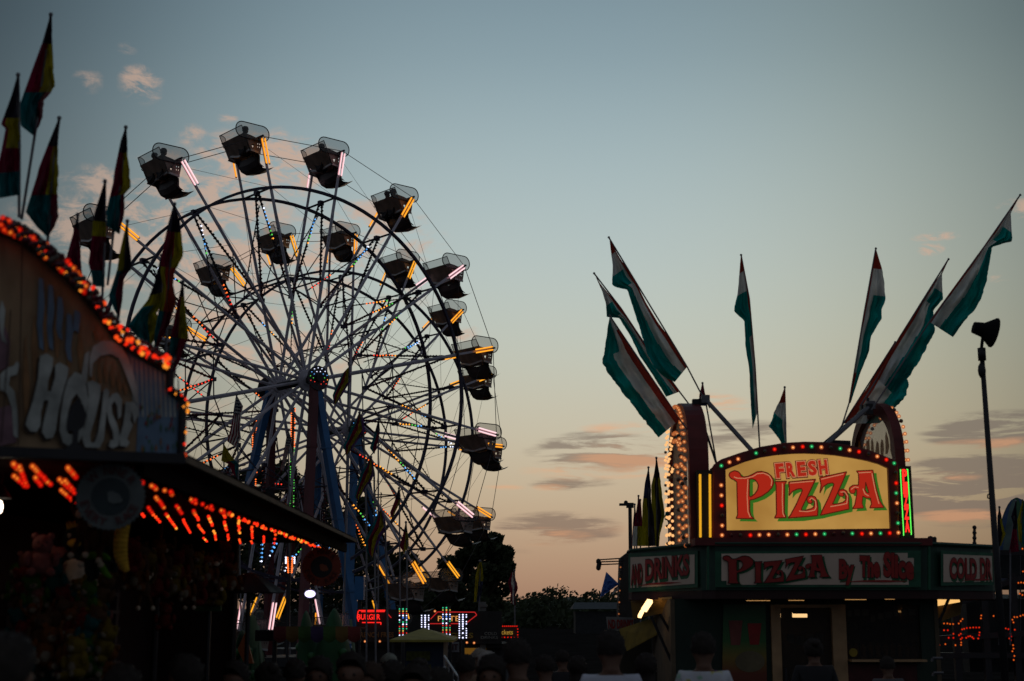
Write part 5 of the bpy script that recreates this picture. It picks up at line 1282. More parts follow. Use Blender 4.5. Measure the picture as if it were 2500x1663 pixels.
# goods and cards behind the counter glass, seams on the fascia
m = MB(); r7 = random.Random(8)
for k in range(9):
    c = P(2074 + k * 19, 1500 + r7.uniform(-6, 10), yb + .12); m.box(c, (.06 + .02 * (k % 3), .004, .09), 0, r7.uniform(-.1, .1))
for k in range(4):
    c = P(1930 + k * 24, 1560 + r7.uniform(-5, 5), 21.9); m.box(c, (.10, .02, .13))
mk('price_card', m, mat('card_cream', (.32, .26, .17), .7), ps)['kind'] = 'stuff'
m = MB()
for k in range(10):
    c = P(2072 + k * 18, 1596 + (k % 3) * 2, yb + .35); m.lathe(c - Vector((0, 0, .04)), [(.03, 0), (.045, .16), (.02, .17), (.02, .2), (0, .2)], 10)
mk('bottle', m, mat('bottle_amber', (.20, .08, .02), .3), ps)['kind'] = 'stuff'
m = MB(); p0, p1 = P(2066, 1622, yb - .01), P(2244, 1700, yb - .01); m.box(((p0.x + p1.x) / 2, yb - .02, (p0.z + p1.z) / 2), (p1.x - p0.x - .04, .04, p0.z - p1.z)); mk('counter_panel', m, mat('counter_maroon', (.07, .012, .012), .6, 0, .4, 5), ps)
for s_ in (.0, 1.0):
    m = MB(); m.bar(P(1728 if s_ == 0 else 2268, 1334, 19.93), P(1728 if s_ == 0 else 2268, 1440, 19.93), .03, .05, XU); mk('corner_post', m, M_GRN2, ps)
# ================================================================ right side: lamp pole, dim ride, tent
pl_ = root('lamp_pole', Vector((P(2446, 1500, 17).x, 17, 0)), 'tall thin dark pole right of the pizza stand carrying a cone shaped floodlight', 'lamp pole')
m = MB(); a = wloc(pl_); m.tube(a, P(2398, 880, 17), .05, 8, 0, .03); m.tube(P(2398, 880, 17), P(2396, 850, 17), .05, 8); m.ball(P(2397, 905, 17), .05, 0, 8, 6, (1, 1, 2)); mk('pole', m, M_DARK, pl_, True)
m = MB()
c0, c1 = P(2382, 801, 17), P(2424, 812, 17); dd = (c1 - c0).normalized(); tl = c0 + dd * .03
m.tube(c0 - dd * .03, c0 + dd * .08, .07, 14, 0, .09); m.tube(c0 + dd * .08, c1, .085, 16, 0, .18); m.tube(c1, c1 + dd * .02, .185, 16); m.tube(c0 + dd * .1, P(2396, 850, 17), .02, 6)
mk('lamp_head', m, mat('horn_black', (.012, .012, .012), .9, 0, .2, 5, 0, 0, .1), pl_)
m = MB(); m.path([P(2404, 958, 17) + Vector((.0, 0, 0)), P(2399, 962, 17), P(2400, 968, 17), P(2405, 966, 17)], .008, 5); m.path([P(2418, 1205, 17), P(2411, 1208, 17), P(2411, 1216, 17), P(2418, 1218, 17)], .008, 5); mk('cable_loop', m, M_DARK, pl_)

tn = root('tent', Vector((P(2500, 1490, 30).x, 30, 0)), 'pale blue and green peaked tent roof at the right edge behind the dark flags', 'tent')
m = MB(); c = wloc(tn); pk = P(2500, 1215, 30); ev = P(2430, 1345, 30); R0 = abs(ev.x - c.x)
rowsn = []
for j in range(9):
    t_ = j / 8; rr_ = R0 * (.04 + .96 * t_ ** .8 if t_ > 0 else .04); zz = pk.z + (ev.z - pk.z) * t_ ** 1.5
    rowsn.append([Vector((c.x + rr_ * math.cos(2 * math.pi * i / 24), c.y + rr_ * math.sin(2 * math.pi * i / 24), zz)) for i in range(25)])
m.grid(rowsn, lambda u, v: int(u * 24) % 6 // 2)
mk('canopy', m, [mat('tent_blue', (.06, .12, .26), .8, trans=.4), mat('tent_pale', (.13, .20, .19), .8, trans=.4), mat('tent_green', (.06, .16, .08), .8, trans=.4)], tn, True)
m = MB()
for s_ in (-1, 1):
    for q in (-1, 1): m.tube(c + Vector((s_ * R0 * .7, q * R0 * .7, 0)), c + Vector((s_ * R0 * .7, q * R0 * .7, ev.z)), .04, 6)
mk('tent_pole', m, M_DARK, tn)

rd = root('amusement_ride', Vector((P(2390, 1490, 27).x, 27, 0)), 'dark low ride with clusters of small orange bulbs, right of the pizza stand', 'ride')
m = MB()
for px, py0 in ((2262, 1480), (2330, 1470), (2400, 1440), (2470, 1400), (2530, 1400)):
    a = P(px, py0, 27.3); m.bar(Vector((a.x, a.y, 0)), a, .12, .12, XU)
for a, b_ in (((2262, 1490), (2400, 1455)), ((2400, 1440), (2530, 1400)), ((2270, 1560), (2530, 1545)), ((2420, 1350), (2530, 1350)), ((2262, 1600), (2530, 1600))): m.bar(P(*a, 27.3), P(*b_, 27.3), .1, .16, ZU)
mk('frame', m, M_DARK, rd)
m = MB(); p0, p1 = P(2425, 1345, 27.8), P(2600, 1440, 27.8); m.box((p0 + p1) / 2, (p1.x - p0.x, .4, p0.z - p1.z)); p0, p1 = P(2350, 1462, 27.8), P(2600, 1640, 27.8); m.box((p0 + p1) / 2, (p1.x - p0.x, .4, p0.z - p1.z)); mk('back_wall', m, mat('ride_wall', (.015, .02, .022), .7), rd)
m = MB(); p0, p1 = P(2420, 1412, 27.5), P(2475, 1428, 27.5); m.box((p0 + p1) / 2, (p1.x - p0.x, .05, p0.z - p1.z)); mk('sign_panel', m, mat('ride_panel', (.12, .14, .20), .6), rd)
r8 = lambda x, y: P(2200 + x * .3272, 1150 + y * .3272, 26.9)
spots = [(310, 1105), (355, 1082), (378, 1078), (320, 1138), (345, 1138), (365, 1142), (388, 1142), (430, 1138), (445, 1120), (458, 1105), (595, 1100), (598, 1078), (690, 1082), (238, 1178), (320, 1188), (348, 1188), (455, 1182), (470, 1178), (490, 1172), (515, 1170), (538, 1168), (560, 1168), (582, 1168), (390, 1215), (390, 1245), (432, 1225), (445, 1215), (455, 1245), (445, 1255), (575, 1250), (582, 1225), (585, 1205), (485, 1245), (500, 1235), (515, 1232), (530, 1240), (540, 1250), (405, 1300), (447, 1298), (448, 1280), (235, 1240), (228, 1255), (240, 1265), (232, 1268), (262, 1300), (275, 1305), (285, 1298), (240, 1298), (355, 1245), (330, 1292),
         (830, 1110), (845, 1090), (838, 1130), (865, 1090), (890, 1082), (910, 1075), (780, 1175), (800, 1180), (848, 1185), (815, 1215), (820, 1235), (808, 1250), (818, 1262), (835, 1300), (838, 1325), (830, 1345), (845, 1380), (840, 1410), (875, 835), (895, 832), (915, 835), (905, 580), (910, 750), (885, 915), (905, 925)]
bulbs(rd, [(r8(x, y), 'amber' if y < 1150 or y > 1270 else 'orange' if i % 3 else 'red') for i, (x, y) in enumerate(spots)], .019, .5)
m = MB()
for q in ((2275, 1607), (2277, 1643)): m.path([P(q[0], q[1] + 8, 18.5), P(q[0] + 2, q[1], 18.5), P(q[0] + 26, q[1], 18.5)], .02, 6)
mk('chair_frame', m, mat('steel_grey', (.12, .12, .13), .4, .6), rd)

# ================================================================ gap between the wheels and the pizza stand
sl = root('street_lamp', Vector((P(1541, 1490, 40).x, 40, 0)), 'thin street lamp with a small flat head left of the feather banners', 'street lamp')
m = MB(); c = wloc(sl); m.tube(c, P(1538, 1236, 40), .07, 8, 0, .05); mk('pole', m, M_DARK, sl)
m = MB(); m.box(P(1527, 1232, 40), (.34, .2, .06)); m.box(P(1538, 1234, 40), (.2, .14, .14)); m.ball(P(1528, 1227, 40), .06, 0, 8, 5); mk('lamp_head', m, M_DARK, sl)

bt = root('game_booth', Vector((P(1522, 1490, 26).x, 26.3, 0)), 'narrow dark booth left of the pizza stand with a wire arm on its roof', 'booth')
m = MB(); pts = [(1515, 1362), (1537, 1345), (1560, 1345), (1560, 1560), (1508, 1560)]; m.poly([pts], lambda x, y: P(x, y, 26), .5, 0, Vector((0, 1, 0))); m.box((P(1530, 1490, 26.3).x, 26.3, .7), (.35, .5, 1.4)); mk('wall', m, mat('booth_wall', (.05, .05, .045), .7), bt)
m = MB()
for (a, b_) in (((1460, 1367), (1521, 1363)), ((1466, 1372), (1520, 1370)), ((1466, 1378.5), (1518, 1376.5)), ((1461, 1367), (1461, 1376)), ((1521, 1363), (1519, 1400))): m.tube(P(*a, 25.8), P(*b_, 25.8), .012, 5)
for y in (1371, 1376, 1381, 1386): m.ball(P(1461 + (y % 3), y, 25.8), .045, 0, 8, 5, (1, 1, 1.2))
mk('wire_arm', m, M_DARK, bt)
bulbs(bt, [(P(1515 - i * .35, 1385 + i * 9.5, 25.9), 'warm' if i % 3 == 0 else 'off') for i in range(20)], .018, .25)
flag('faded blue triangular pennant blown left from the booth beside the pizza stand', 25.6, [(1480, 1396), (1510, 1425)], [(1464, 1460), (1509, 1428)], lambda u, v: 'blue', [(1511, 1420), (1511, 1432)], None, (0, 0, 1), .1, 2, .015, cat='pennant')
flag('small torn grey pennant below the faded blue one', 25.7, [(1500, 1436), (1511, 1429)], [(1494, 1453), (1511, 1440)], lambda u, v: 'crimson' if u < .3 else 'white', [(1511, 1428), (1511, 1442)], None, (0, 0, 1), .05, 3, .012, cat='pennant')

dk = root('drink_stand', Vector((P(1540, 1490, 24.5).x, 24.8, 0)), 'low drink stand with a white sign and a yellow awning, left behind the pizza stand', 'food stand')
sn = lambda px, py, l=0.0: P(px, py, 24.2) + pn * l
m = MB(); m.poly([[(1480, 1506), (1548, 1508), (1547, 1538), (1484, 1539)]], lambda x, y: sn(x, y), -.06, 0, pn); mk('sign_panel', m, mat('drink_sign', (.26, .27, .27), .6), dk)
text('letter', 'COLD DRINKS', sn(1485, 1535, .01), XU, ZU, .20, M_LR, dk, .005, .03, width=.42) if False else text('letter', 'ND DRINKS', sn(1485, 1534, .01), XU, ZU, .20, M_LR, dk, .005, .03, width=.42)
m = MB(); m.add([P(1512, 1540, 24.0), P(1600, 1512, 22.9), P(1604, 1550, 22.6), P(1530, 1590, 23.6)] + [P(1512, 1540, 24.0) + Vector((0, 0, .03)), P(1600, 1512, 22.9) + Vector((0, 0, .03)), P(1604, 1550, 22.6) + Vector((0, 0, .03)), P(1530, 1590, 23.6) + Vector((0, 0, .03))], [(0, 1, 2, 3), (7, 6, 5, 4), (0, 4, 5, 1), (1, 5, 6, 2), (2, 6, 7, 3), (3, 7, 4, 0)]); mk('awning', m, mat('awning_ochre', (.22, .15, .02), .8, 0, .25, 5), dk)
m = MB(); p0, p1 = P(1592, 1500, 23.5), P(1630, 1640, 23.5); m.box(((p0.x + p1.x) / 2, 23.6, p0.z / 2), (p1.x - p0.x, .1, p0.z)); mk('white_panel', m, mat('panel_bluewhite', (.20, .23, .27), .7), dk)
m = MB(); p0, p1 = P(1484, 1540, 24.4), P(1600, 1640, 24.4); m.box(((p0.x + p1.x) / 2, 25.0, p0.z / 2), (p1.x - p0.x, .8, p0.z)); mk('body', m, mat('stand_body', (.05, .045, .03), .7), dk)
bn = root('barn', Vector((P(1455, 1490, 120).x, 120, 0)), 'far low pale roofed building in front of the distant trees', 'building')
m = MB(); p0, p1 = P(1405, 1480, 120), P(1512, 1510, 120); m.box(((p0.x + p1.x) / 2, 122, .9), (p1.x - p0.x, 4, 1.8)); mk('wall', m, mat('barn_wall', (.025, .028, .03), .8), bn)
m = MB(); m.add([(p0.x - .3, 119.6, 2.0), (p1.x + .3, 119.6, 2.0), (p1.x, 122, 2.55), (p0.x, 122, 2.55), (p0.x - .3, 124.4, 2.0), (p1.x + .3, 124.4, 2.0)], [(0, 1, 2, 3), (3, 2, 5, 4), (0, 3, 4), (1, 5, 2)]); mk('roof', m, mat('barn_roof', (.05, .06, .07), .8), bn)

# ================================================================ stands between the wheels and the crowd
NR = emit('neon_sign_red', (1, .02, .015), 1.2); NRd = emit('neon_sign_dim_red', (.55, .02, .02), .8); NY = emit('neon_sign_amber', (1, .42, .10), .7)
M_ST = mat('stand_dark', (.02, .018, .018), .7, 0, .3, 3)
Yb = 34.0; b2 = lambda px, py, l=0.0: P(px, py, Yb) + pn * l
z9 = lambda x, y, l=0.0: b2(850 + x * .1994, 1380 + y * .1994, l)


def stand(name, label, x0, x1, y0, y1, cat='food stand', body=None, dep=2.2):
    p0, p1 = b2(x0, y0), b2(x1, y1); t_ = root(name, Vector(((p0.x + p1.x) / 2, Yb + dep / 2, 0)), label, cat)
    m = MB(); m.box(((p0.x + p1.x) / 2, Yb + .1, (p0.z + p1.z) / 2), (p1.x - p0.x, .12, p0.z - p1.z)); mk('sign_board', m, M_ST, t_)
    m = MB(); m.box(((p0.x + p1.x) / 2, Yb + dep / 2 + .2, p1.z - .05), (p1.x - p0.x + .2, dep, .1)); mk('canopy', m, M_ST, t_)
    m = MB(); m.box(((p0.x + p1.x) / 2, Yb + .5, .55), (p1.x - p0.x, .3, 1.1)); mk('counter', m, body or M_ST, t_)
    m = MB(); m.box(((p0.x + p1.x) / 2, Yb + dep, p1.z / 2), (p1.x - p0.x, .08, p1.z))
    for xx in (p0.x, p1.x): m.box((xx, Yb + .3, p1.z / 2), (.1, .1, p1.z))
    mk('frame', m, M_ST, t_); return t_


bg_ = stand('burger_stand', 'dark stand with the red neon burger sign beside the blue tower leg', 870, 985, 1488, 1568)
m = MB(); m.path([z9(130, 555, .03), z9(455, 552, .03)], .014, 6); m.path([z9(172, 702, .03), z9(405, 702, .03)], .014, 6); m.path([z9(405, 702, .03), z9(400, 730, .03)], .012, 6); m.path([z9(125, 560, .03), z9(112, 640, .03), z9(130, 690, .03)], .012, 6); m.path([z9(160, 570, .03), z9(450, 568, .03)], .012, 6); mk('neon_frame', m, NR, bg_)
m = MB(); m.path([z9(480, 590, .03), z9(530, 645, .03)], .012, 6); mk('neon_frame', m, NRd, bg_)
text('neon_letter', 'BURGER', z9(115, 665, .05), XU, ZU, .175, NR, bg_, .01, .022, width=.54)
text('letter', 'FRENCH FRIES', z9(120, 880, .05), XU, ZU, .16, mat('letter_ochre', (.30, .12, .03), .6), bg_, .01, .02, width=.84)
items = [(z9(212, 932, .1), 'warm'), (z9(392, 932, .1), 'warm')]; bulbs(bg_, items, .03, .8)
st2 = stand('food_stand', 'long dark stand with a dim red neon frame, amber neon letters and cold drinks sign', 1040, 1225, 1492, 1572)
m = MB(); m.path([z9(1010, 660, .03), z9(1095, 572, .03), z9(1550, 575, .03), z9(1575, 610, .03), z9(1440, 715, .03), z9(1000, 716, .03)], .012, 6); mk('neon_frame', m, NRd, st2)
text('neon_letter', 'PIETE', z9(1100, 685, .05), XU, ZU, .175, NY, st2, .01, .0, width=.50)
text('letter', 'BURGERS', z9(1010, 890, .05), XU, ZU, .165, mat('letter_gold', (.34, .22, .03), .6), st2, .01, .03, width=1.0)
text('letter', 'COLD', z9(1670, 855, .05), XU, ZU, .10, mat('letter_grey', (.26, .25, .22), .6), st2, .01, .01, width=.29)
text('letter', 'DRINKS', z9(1625, 900, .05), XU, ZU, .09, mat('letter_grey', (.26, .25, .22), .6), st2, .01, .01, width=.40)
bulbs(st2, [(z9(1187, 942, .1), 'warm'), (z9(1277, 943, .1), 'warm'), (z9(1455, 946, .1), 'warm'), (z9(1543, 950, .1), 'warm'), (z9(1065, 563, .1), 'warm')], .03, .8)
m = MB(); m.box(z9(1500, 1050, .0) + Vector((0, .3, 0)), (.42, .05, .42)); m.box(z9(1660, 1010, .0) + Vector((0, .3, 0)), (.10, .05, .3)); mk('lit_panel', m, emit('lit_menu_ochre', (.11, .05, .006), 1.0), st2)
c = z9(1650, 620, .0); m = MB(); m.box((c.x, Yb + .2, c.z / 2 + .15), (.14, .14, c.z + .35)); m.box((c.x, Yb + .2, z9(0, 495).z), (.2, .2, .06)); mk('post', m, mat('post_grey', (.14, .14, .13), .7), st2)
# exit sign
ex = root('exit_sign', z9(1250, 1010), 'small white exit sign beside the yellow roofed hut', 'sign'); m = MB(); p0, p1 = P(1080, 1568, 31), P(1121, 1592, 31); m.box((p0 + p1) / 2, (p1.x - p0.x, .04, p0.z - p1.z)); mk('board', m, mat('exit_board', (.20, .20, .22), .7), ex)
text('letter', 'EXIT', P(1082, 1587, 30.95), XU, ZU, .17, mat('exit_letter', (.06, .012, .015), .6), ex, .005, .03, width=.32)
m = MB()
for px in (1082, 1119): a = P(px, 1590, 31.05); m.tube((a.x, a.y, 0), (a.x, a.y, p0.z), .02, 6)
mk('post', m, M_DARK, ex)
tk = root('ticket_booth', Vector((P(1230, 1490, 38).x, 38.8, 0)), 'white ticket booth with a red bulb edged sign right of the cold drinks board', 'booth')
p0, p1 = P(1195, 1527, 38), P(1266, 1560, 38); m = MB(); m.box(((p0.x + p1.x) / 2, 38.0, (p0.z + p1.z) / 2), (p1.x - p0.x, .1, p0.z - p1.z)); mk('sign_board', m, mat('ticket_sign', (.05, .03, .025), .6), tk)
m = MB(); m.box(((p0.x + p1.x) / 2, 38.9, p1.z / 2), (p1.x - p0.x - .1, 1.5, p1.z)); mk('wall', m, mat('ticket_wall', (.10, .11, .12), .7), tk)
m = MB(); a = P(1218, 1590, 38.1); m.box(a, (.2, .05, .3)); mk('window', m, M_DARK, tk)
text('letter', 'Tickets', P(1213, 1549, 37.9), XU, ZU, .17, emit('ticket_letter', (.35, .20, .03), .8), tk, .01, .015, width=.42)
bulbs(tk, [(P(1198 + (1262 - 1198) * i / 13, 1529, 37.9), 'red') for i in range(14)] + [(P(1208 + 56 * i / 7, 1556, 37.9), 'red') for i in range(8)] + [(P(1264, 1536 + 7 * i, 37.9), 'red') for i in range(3)], .018, .8)

# four chase-light columns
for px, y0, y1, kind, lb in ((984, 1487, 1551, 'm', 'leftmost of the four light columns, mixed green, white and red bulbs'), (1038, 1503, 1547, 'w', 'second light column from the left, all white bulbs'), (1090, 1484, 1549, 'm', 'third light column from the left, tallest with green, yellow and red bulbs'), (1130, 1501, 1557, 'w', 'rightmost light column, brightest with all white bulbs')):
    t_ = root('light_column', Vector((P(px, 1490, 30).x, 30, 0)), lb, 'light column', 'chase light columns on posts among the food stands')
    m = MB(); a = P(px, y0 - 4, 30.06); b_ = P(px, y1 + 3, 30.06); m.tube(a, b_, .09, 8); m.tube(b_, (b_.x, b_.y, 0), .04, 8); mk('post', m, M_DARK, t_)
    m = MB(); cols_ = []; nrow = int((y1 - y0) / 5.2)
    for j in range(nrow + 1):
        y = y0 + (y1 - y0) * j / nrow
        for q in (-1, 0, 1):
            if kind == 'w': mi = 0 if rng.random() > .06 else 5
            else: mi = (2, 3, 4, 0, 1, 0, 2, 0, 4)[j % 9] if rng.random() > .1 else 5
            m.ball(P(px + q * 8.6, y, 29.9 + abs(q) * .05), .013 if q else .017, mi, 6, 4)
    mk('bulb_strip', m, [emit('cb_white', (.70, .72, 1), 2.2), emit('cb_blue', (.1, .25, .9), 1.0), emit('cb_green', (.05, .75, .35), 1.0), emit('cb_yellow', (.9, .6, .1), .9), emit('cb_red', (1, .04, .03), .9), mat('cb_off', (.03, .03, .03), .4)], t_)
# two tall LED posts by the wheel towers
for px, y0, ym, Yp, lb in ((716, 998, 1090, 52, 'tall post with twin strings of orange then green lights right of the maroon tower leg'), (622, 1028, 1190, 52, 'tall post with orange and red lights at the left of the wheel towers')):
    t_ = root('light_post', Vector((P(px, 1490, Yp).x, Yp, 0)), lb, 'light post', 'light posts between the two wheels'); a = P(px, y0 - 3, Yp); m = MB(); m.bar(Vector((a.x, a.y, 0)), a, .12, .12, XU); mk('post', m, M_DARK, t_)
    m = MB()
    for q in (-4.5, 4.5):
        y = y0
        while y < 1245:
            mi = 6 if y < ym else (3 if px > 700 else 5); 
            if rng.random() < .12: mi = 0
            m.octa(P(px + q - (y - y0) * .015, y, Yp - .12), .032 if mi != 3 else .024, mi); y += 5.6 if mi == 6 else 6.4
    mk('light_string', m, LED, t_)
tp = root('light_post', Vector((P(708, 1490, 27).x, 27, 0)), 'short post topped by a cluster of white and orange bulbs below the stall awning', 'light post'); m = MB(); a = P(708, 1365, 27); m.tube(Vector((a.x, a.y, 0)), a, .03, 6); mk('post', m, M_DARK, tp)
m = MB()
for q in (-4, 4):
    for j in range(9): m.octa(P(708 + q + (9 - j) * q * .06, 1362 + j * 4.4, 26.9), .022, 6)
for q in (-10, 11):
    for j in range(4): m.octa(P(708 + q, 1361 + j * 4.5, 27.05), .020, 1)
mk('light_string', m, LED, tp)

# yellow roofed hut
ht = root('ticket_hut', Vector((P(1030, 1490, 22).x, 23.0, 0)), 'small blue hut with a low yellow pyramid roof in the middle of the crowd', 'hut')
m = MB(); c = wloc(ht); ze = P(1030, 1562, 22).z; za = P(1030, 1541, 23).z; w = P(1108, 1560, 22).x - P(952, 1560, 22).x
m.add([(c.x - w / 2, 22, ze), (c.x + w / 2, 22, ze), (c.x + w / 2, 24, ze), (c.x - w / 2, 24, ze), (c.x - .03, 23, za + .05), (c.x - w / 2, 22, ze - .035), (c.x + w / 2, 22, ze - .035), (c.x + w / 2, 24, ze - .035), (c.x - w / 2, 24, ze - .035)], [(0, 1, 4), (1, 2, 4), (2, 3, 4), (3, 0, 4), (0, 5, 6, 1), (1, 6, 7, 2), (2, 7, 8, 3), (3, 8, 5, 0), (5, 8, 7, 6)])
mk('roof', m, mat('hut_roof', (.28, .24, .05), .7, 0, .2, 5), ht)
m = MB(); m.box((c.x + .03, 23, (ze - .04) / 2), (w * .60, 1.5, ze - .04)); mk('wall', m, mat('hut_wall', (.012, .03, .07), .6, 0, .3, 3), ht)
m = MB()
for x0, x1, y0, y1 in ((992, 1050, 1590, 1613), (995, 1052, 1622, 1680)):
    p0, p1 = P(x0, y0, 22.23), P(x1, y1, 22.23); m.box((p0 + p1) / 2, (p1.x - p0.x, .02, p0.z - p1.z))
mk('notice_board', m, mat('hut_notice', (.07, .075, .012), .7, 0, .5, 18), ht)
m = MB()
for xx in (-.45, .45): m.tube((c.x + xx * w, 22.05, 0), (c.x + xx * w, 22.05, ze), .025, 6)
mk('post', m, M_DARK, ht)
# striped awning stand
aw = root('awning_stand', Vector((P(765, 1490, 17.5).x, 18, 0)), 'stand with a scalloped awning striped red, green, yellow and violet', 'stand')
m = MB(); rows_ = []
for j in range(5):
    r = []
    for i in range(57):
        u = i / 56; x = 668 + (880 - 668) * u; sc_ = abs(math.sin(u * math.pi * 7)) * 9; y = 1531 + (1560 + sc_ - 1531) * j / 4
        r.append(P(x, y, 17.4 - .12 * math.sin(j / 4 * 1.5)))
    rows_.append(r)
m.grid(rows_, lambda u, v: [0, 1, 2, 3, 2, 1, 0][min(6, int(u * 7))])
back = [[P(668 + 212 * i / 14, 1531, 17.4) + Vector((0, .8 * j, -.02 * j)) for i in range(15)] for j in range(2)]
m.grid(back, lambda u, v: [0, 1, 2, 3, 2, 1, 0][min(6, int(u * 7))])
aw_ = mk('awning', m, [mat('stripe_red', (.12, .012, .01), .8), mat('stripe_ochre', (.12, .07, .01), .8), mat('stripe_green', (.03, .09, .012), .8), mat('stripe_violet', (.035, .018, .08), .8)], aw); aw_.modifiers.new('t', 'SOLIDIFY').thickness = .01
m = MB()
for px in (672, 876): a = P(px, 1535, 17.6); m.tube((a.x, a.y, 0), a, .03, 6)
p0, p1 = P(625, 1538, 17.7), P(668, 1565, 17.7); m.box((p0 + p1) / 2, (p1.x - p0.x, .1, p0.z - p1.z)); mk('frame', m, M_DARK, aw)
m = MB(); a, b_ = P(672, 1620, 17.9), P(876, 1620, 17.9); m.box(((a.x + b_.x) / 2, 18, .5), (b_.x - a.x, .5, 1.0)); mk('counter', m, M_ST, aw)
# green inflatable humps
def inflatable(px0, px1, py, Y, label, seed):
    t_ = root('inflatable_slide', Vector((P((px0 + px1) / 2, 1490, Y).x, Y, 0)), label, 'inflatable slide', 'green inflatables beside the striped awning')
    m = MB(); x0, x1 = P(px0, 1490, Y).x, P(px1, 1490, Y).x; zt_ = P(px0, py, Y).z; n = 9
    rows_ = []
    for j in range(41):
        f = j / 40; x = x0 + (x1 - x0) * f; h_ = zt_ * (.86 + .12 * math.sin(f * math.pi * 3.4 + seed)) * min(1, (math.sin(math.pi * min(max(f, .005), .995)) * 4) ** .5)
        rows_.append([Vector((x, Y + .8 * math.cos(a), max(0, h_ * math.sin(a) ** .7))) for a in [math.pi * q / 14 for q in range(15)]])
    m.grid(rows_)
    mk('body', m, mat('inflatable_green', (.006, .055, .014), .8, 0, .3, 2), t_, True)
    m = MB(); 
    for i in range(5): m.ball((x0 + (x1 - x0) * (i + .5) / 5, Y - .5, zt_ * (.62 + .1 * math.sin(i * 2 + seed))), .07, 0, 10, 7)
    m.tube((x1, Y - .3, zt_ * .9), (x1 + .2, Y - .3, .2), .02, 8, 1, .03); mk('bumps', m, [mat('inflatable_lime', (.015, .10, .02), .5), mat('inflatable_pale', (.10, .15, .09), .5)], t_, True)
    return t_


inflatable(735, 862, 1478, 21, 'green inflatable slide with humps behind the striped awning', 1)
gi = inflatable(590, 640, 1492, 19.5, 'narrower green inflatable with an orange and yellow fin, left of the striped awning', 2)
m = MB(); m.poly([[(598, 1545), (606, 1575), (618, 1620), (596, 1620), (580, 1585)]], lambda x, y: P(x, y, 18.6), .08, 0, Vector((0, 1, 0))); mk('fin', m, mat('fin_orange', (.28, .07, .012), .6), gi)
# floodlight, blue cabinet, side signs
fz = root('floodlight', Vector((P(770, 1490, 24).x, 24, 0)), 'violet white floodlight shining on a thin post under the stall awning', 'floodlight'); c = P(757, 1450, 24)
m = MB(); m.ball(c, .075, 0, 12, 8, (1.2, .4, .8)); mk('lamp', m, emit('flood_white', (.72, .62, 1), 2.2), fz)
m = MB(); m.box(c + Vector((0, .06, 0)), (.2, .06, .16), 0, .2); m.tube(c + Vector((.0, .08, 0)), Vector((P(770, 1490, 24).x, 24.1, 0)), .025, 6); mk('housing', m, M_DARK, fz)
cb = root('blue_cabinet', Vector((P(882, 1490, 40).x, 40, 0)), 'plain blue cabinet raised beside the tower legs', 'cabinet'); m = MB(); p0, p1 = P(868, 1408, 40), P(889, 1465, 40); m.box((p0 + p1) / 2, (p1.x - p0.x, .4, p0.z - p1.z)); mk('box', m, M_BLUE, cb)
m = MB(); m.tube(((p0.x + p1.x) / 2, 40, 0), ((p0.x + p1.x) / 2, 40, p1.z), .06, 6); mk('post', m, M_DARK, cb)
# small green poster board under the awning
gb = root('poster_board', P(478, 1640, 12), 'dim green poster board under the middle of the stall awning', 'sign'); m = MB(); p0, p1 = P(478, 1428, 12), P(540, 1492, 12); m.box((p0 + p1) / 2, (p1.x - p0.x, .04, p0.z - p1.z)); mk('board', m, mat('board_green', (.03, .10, .03), .7, 0, .5, 9), gb)
m = MB(); m.tube(((p0.x + p1.x) / 2, 12.05, 0), ((p0.x + p1.x) / 2, 12.05, p1.z), .02, 6); mk('post', m, M_DARK, gb)
# hand rail of the ramp
hr = root('hand_rail', Vector((P(1100, 1490, 18).x, 18, 0)), 'thin metal hand rail sloping down right of the yellow roofed hut', 'railing'); m = MB()
for dy in (0, 26): m.tube(P(1085, 1602 + dy, 18), P(1118, 1652 + dy, 16.8), .014, 6)
for f in (0, .33, .66, 1): a = P(1085, 1602, 18).lerp(P(1118, 1652, 16.8), f); m.tube(a, (a.x, a.y, 0), .012, 6)
mk('rail', m, mat('rail_steel', (.30, .30, .32), .4, .5), hr)

# ================================================================ people
def skin(verts, edges, rootv=0, sub=2):
    me = bpy.data.meshes.new('tmp'); me.from_pydata([v[0] for v in verts], edges, []); ob = bpy.data.objects.new('tmp', me); COL.objects.link(ob)
    md = ob.modifiers.new('s', 'SKIN'); sv = me.skin_vertices[0].data
    for i, v in enumerate(verts): sv[i].radius = (v[1], v[1]) if not isinstance(v[1], tuple) else v[1]
    sv[rootv].use_root = True; md.use_smooth_shade = True
    sb = ob.modifiers.new('u', 'SUBSURF'); sb.levels = sub; sb.render_levels = sub
    bpy.context.view_layer.update(); dg = bpy.context.evaluated_depsgraph_get(); out = bpy.data.meshes.new_from_object(ob.evaluated_get(dg))
    bpy.data.objects.remove(ob); bpy.data.meshes.remove(me); return out


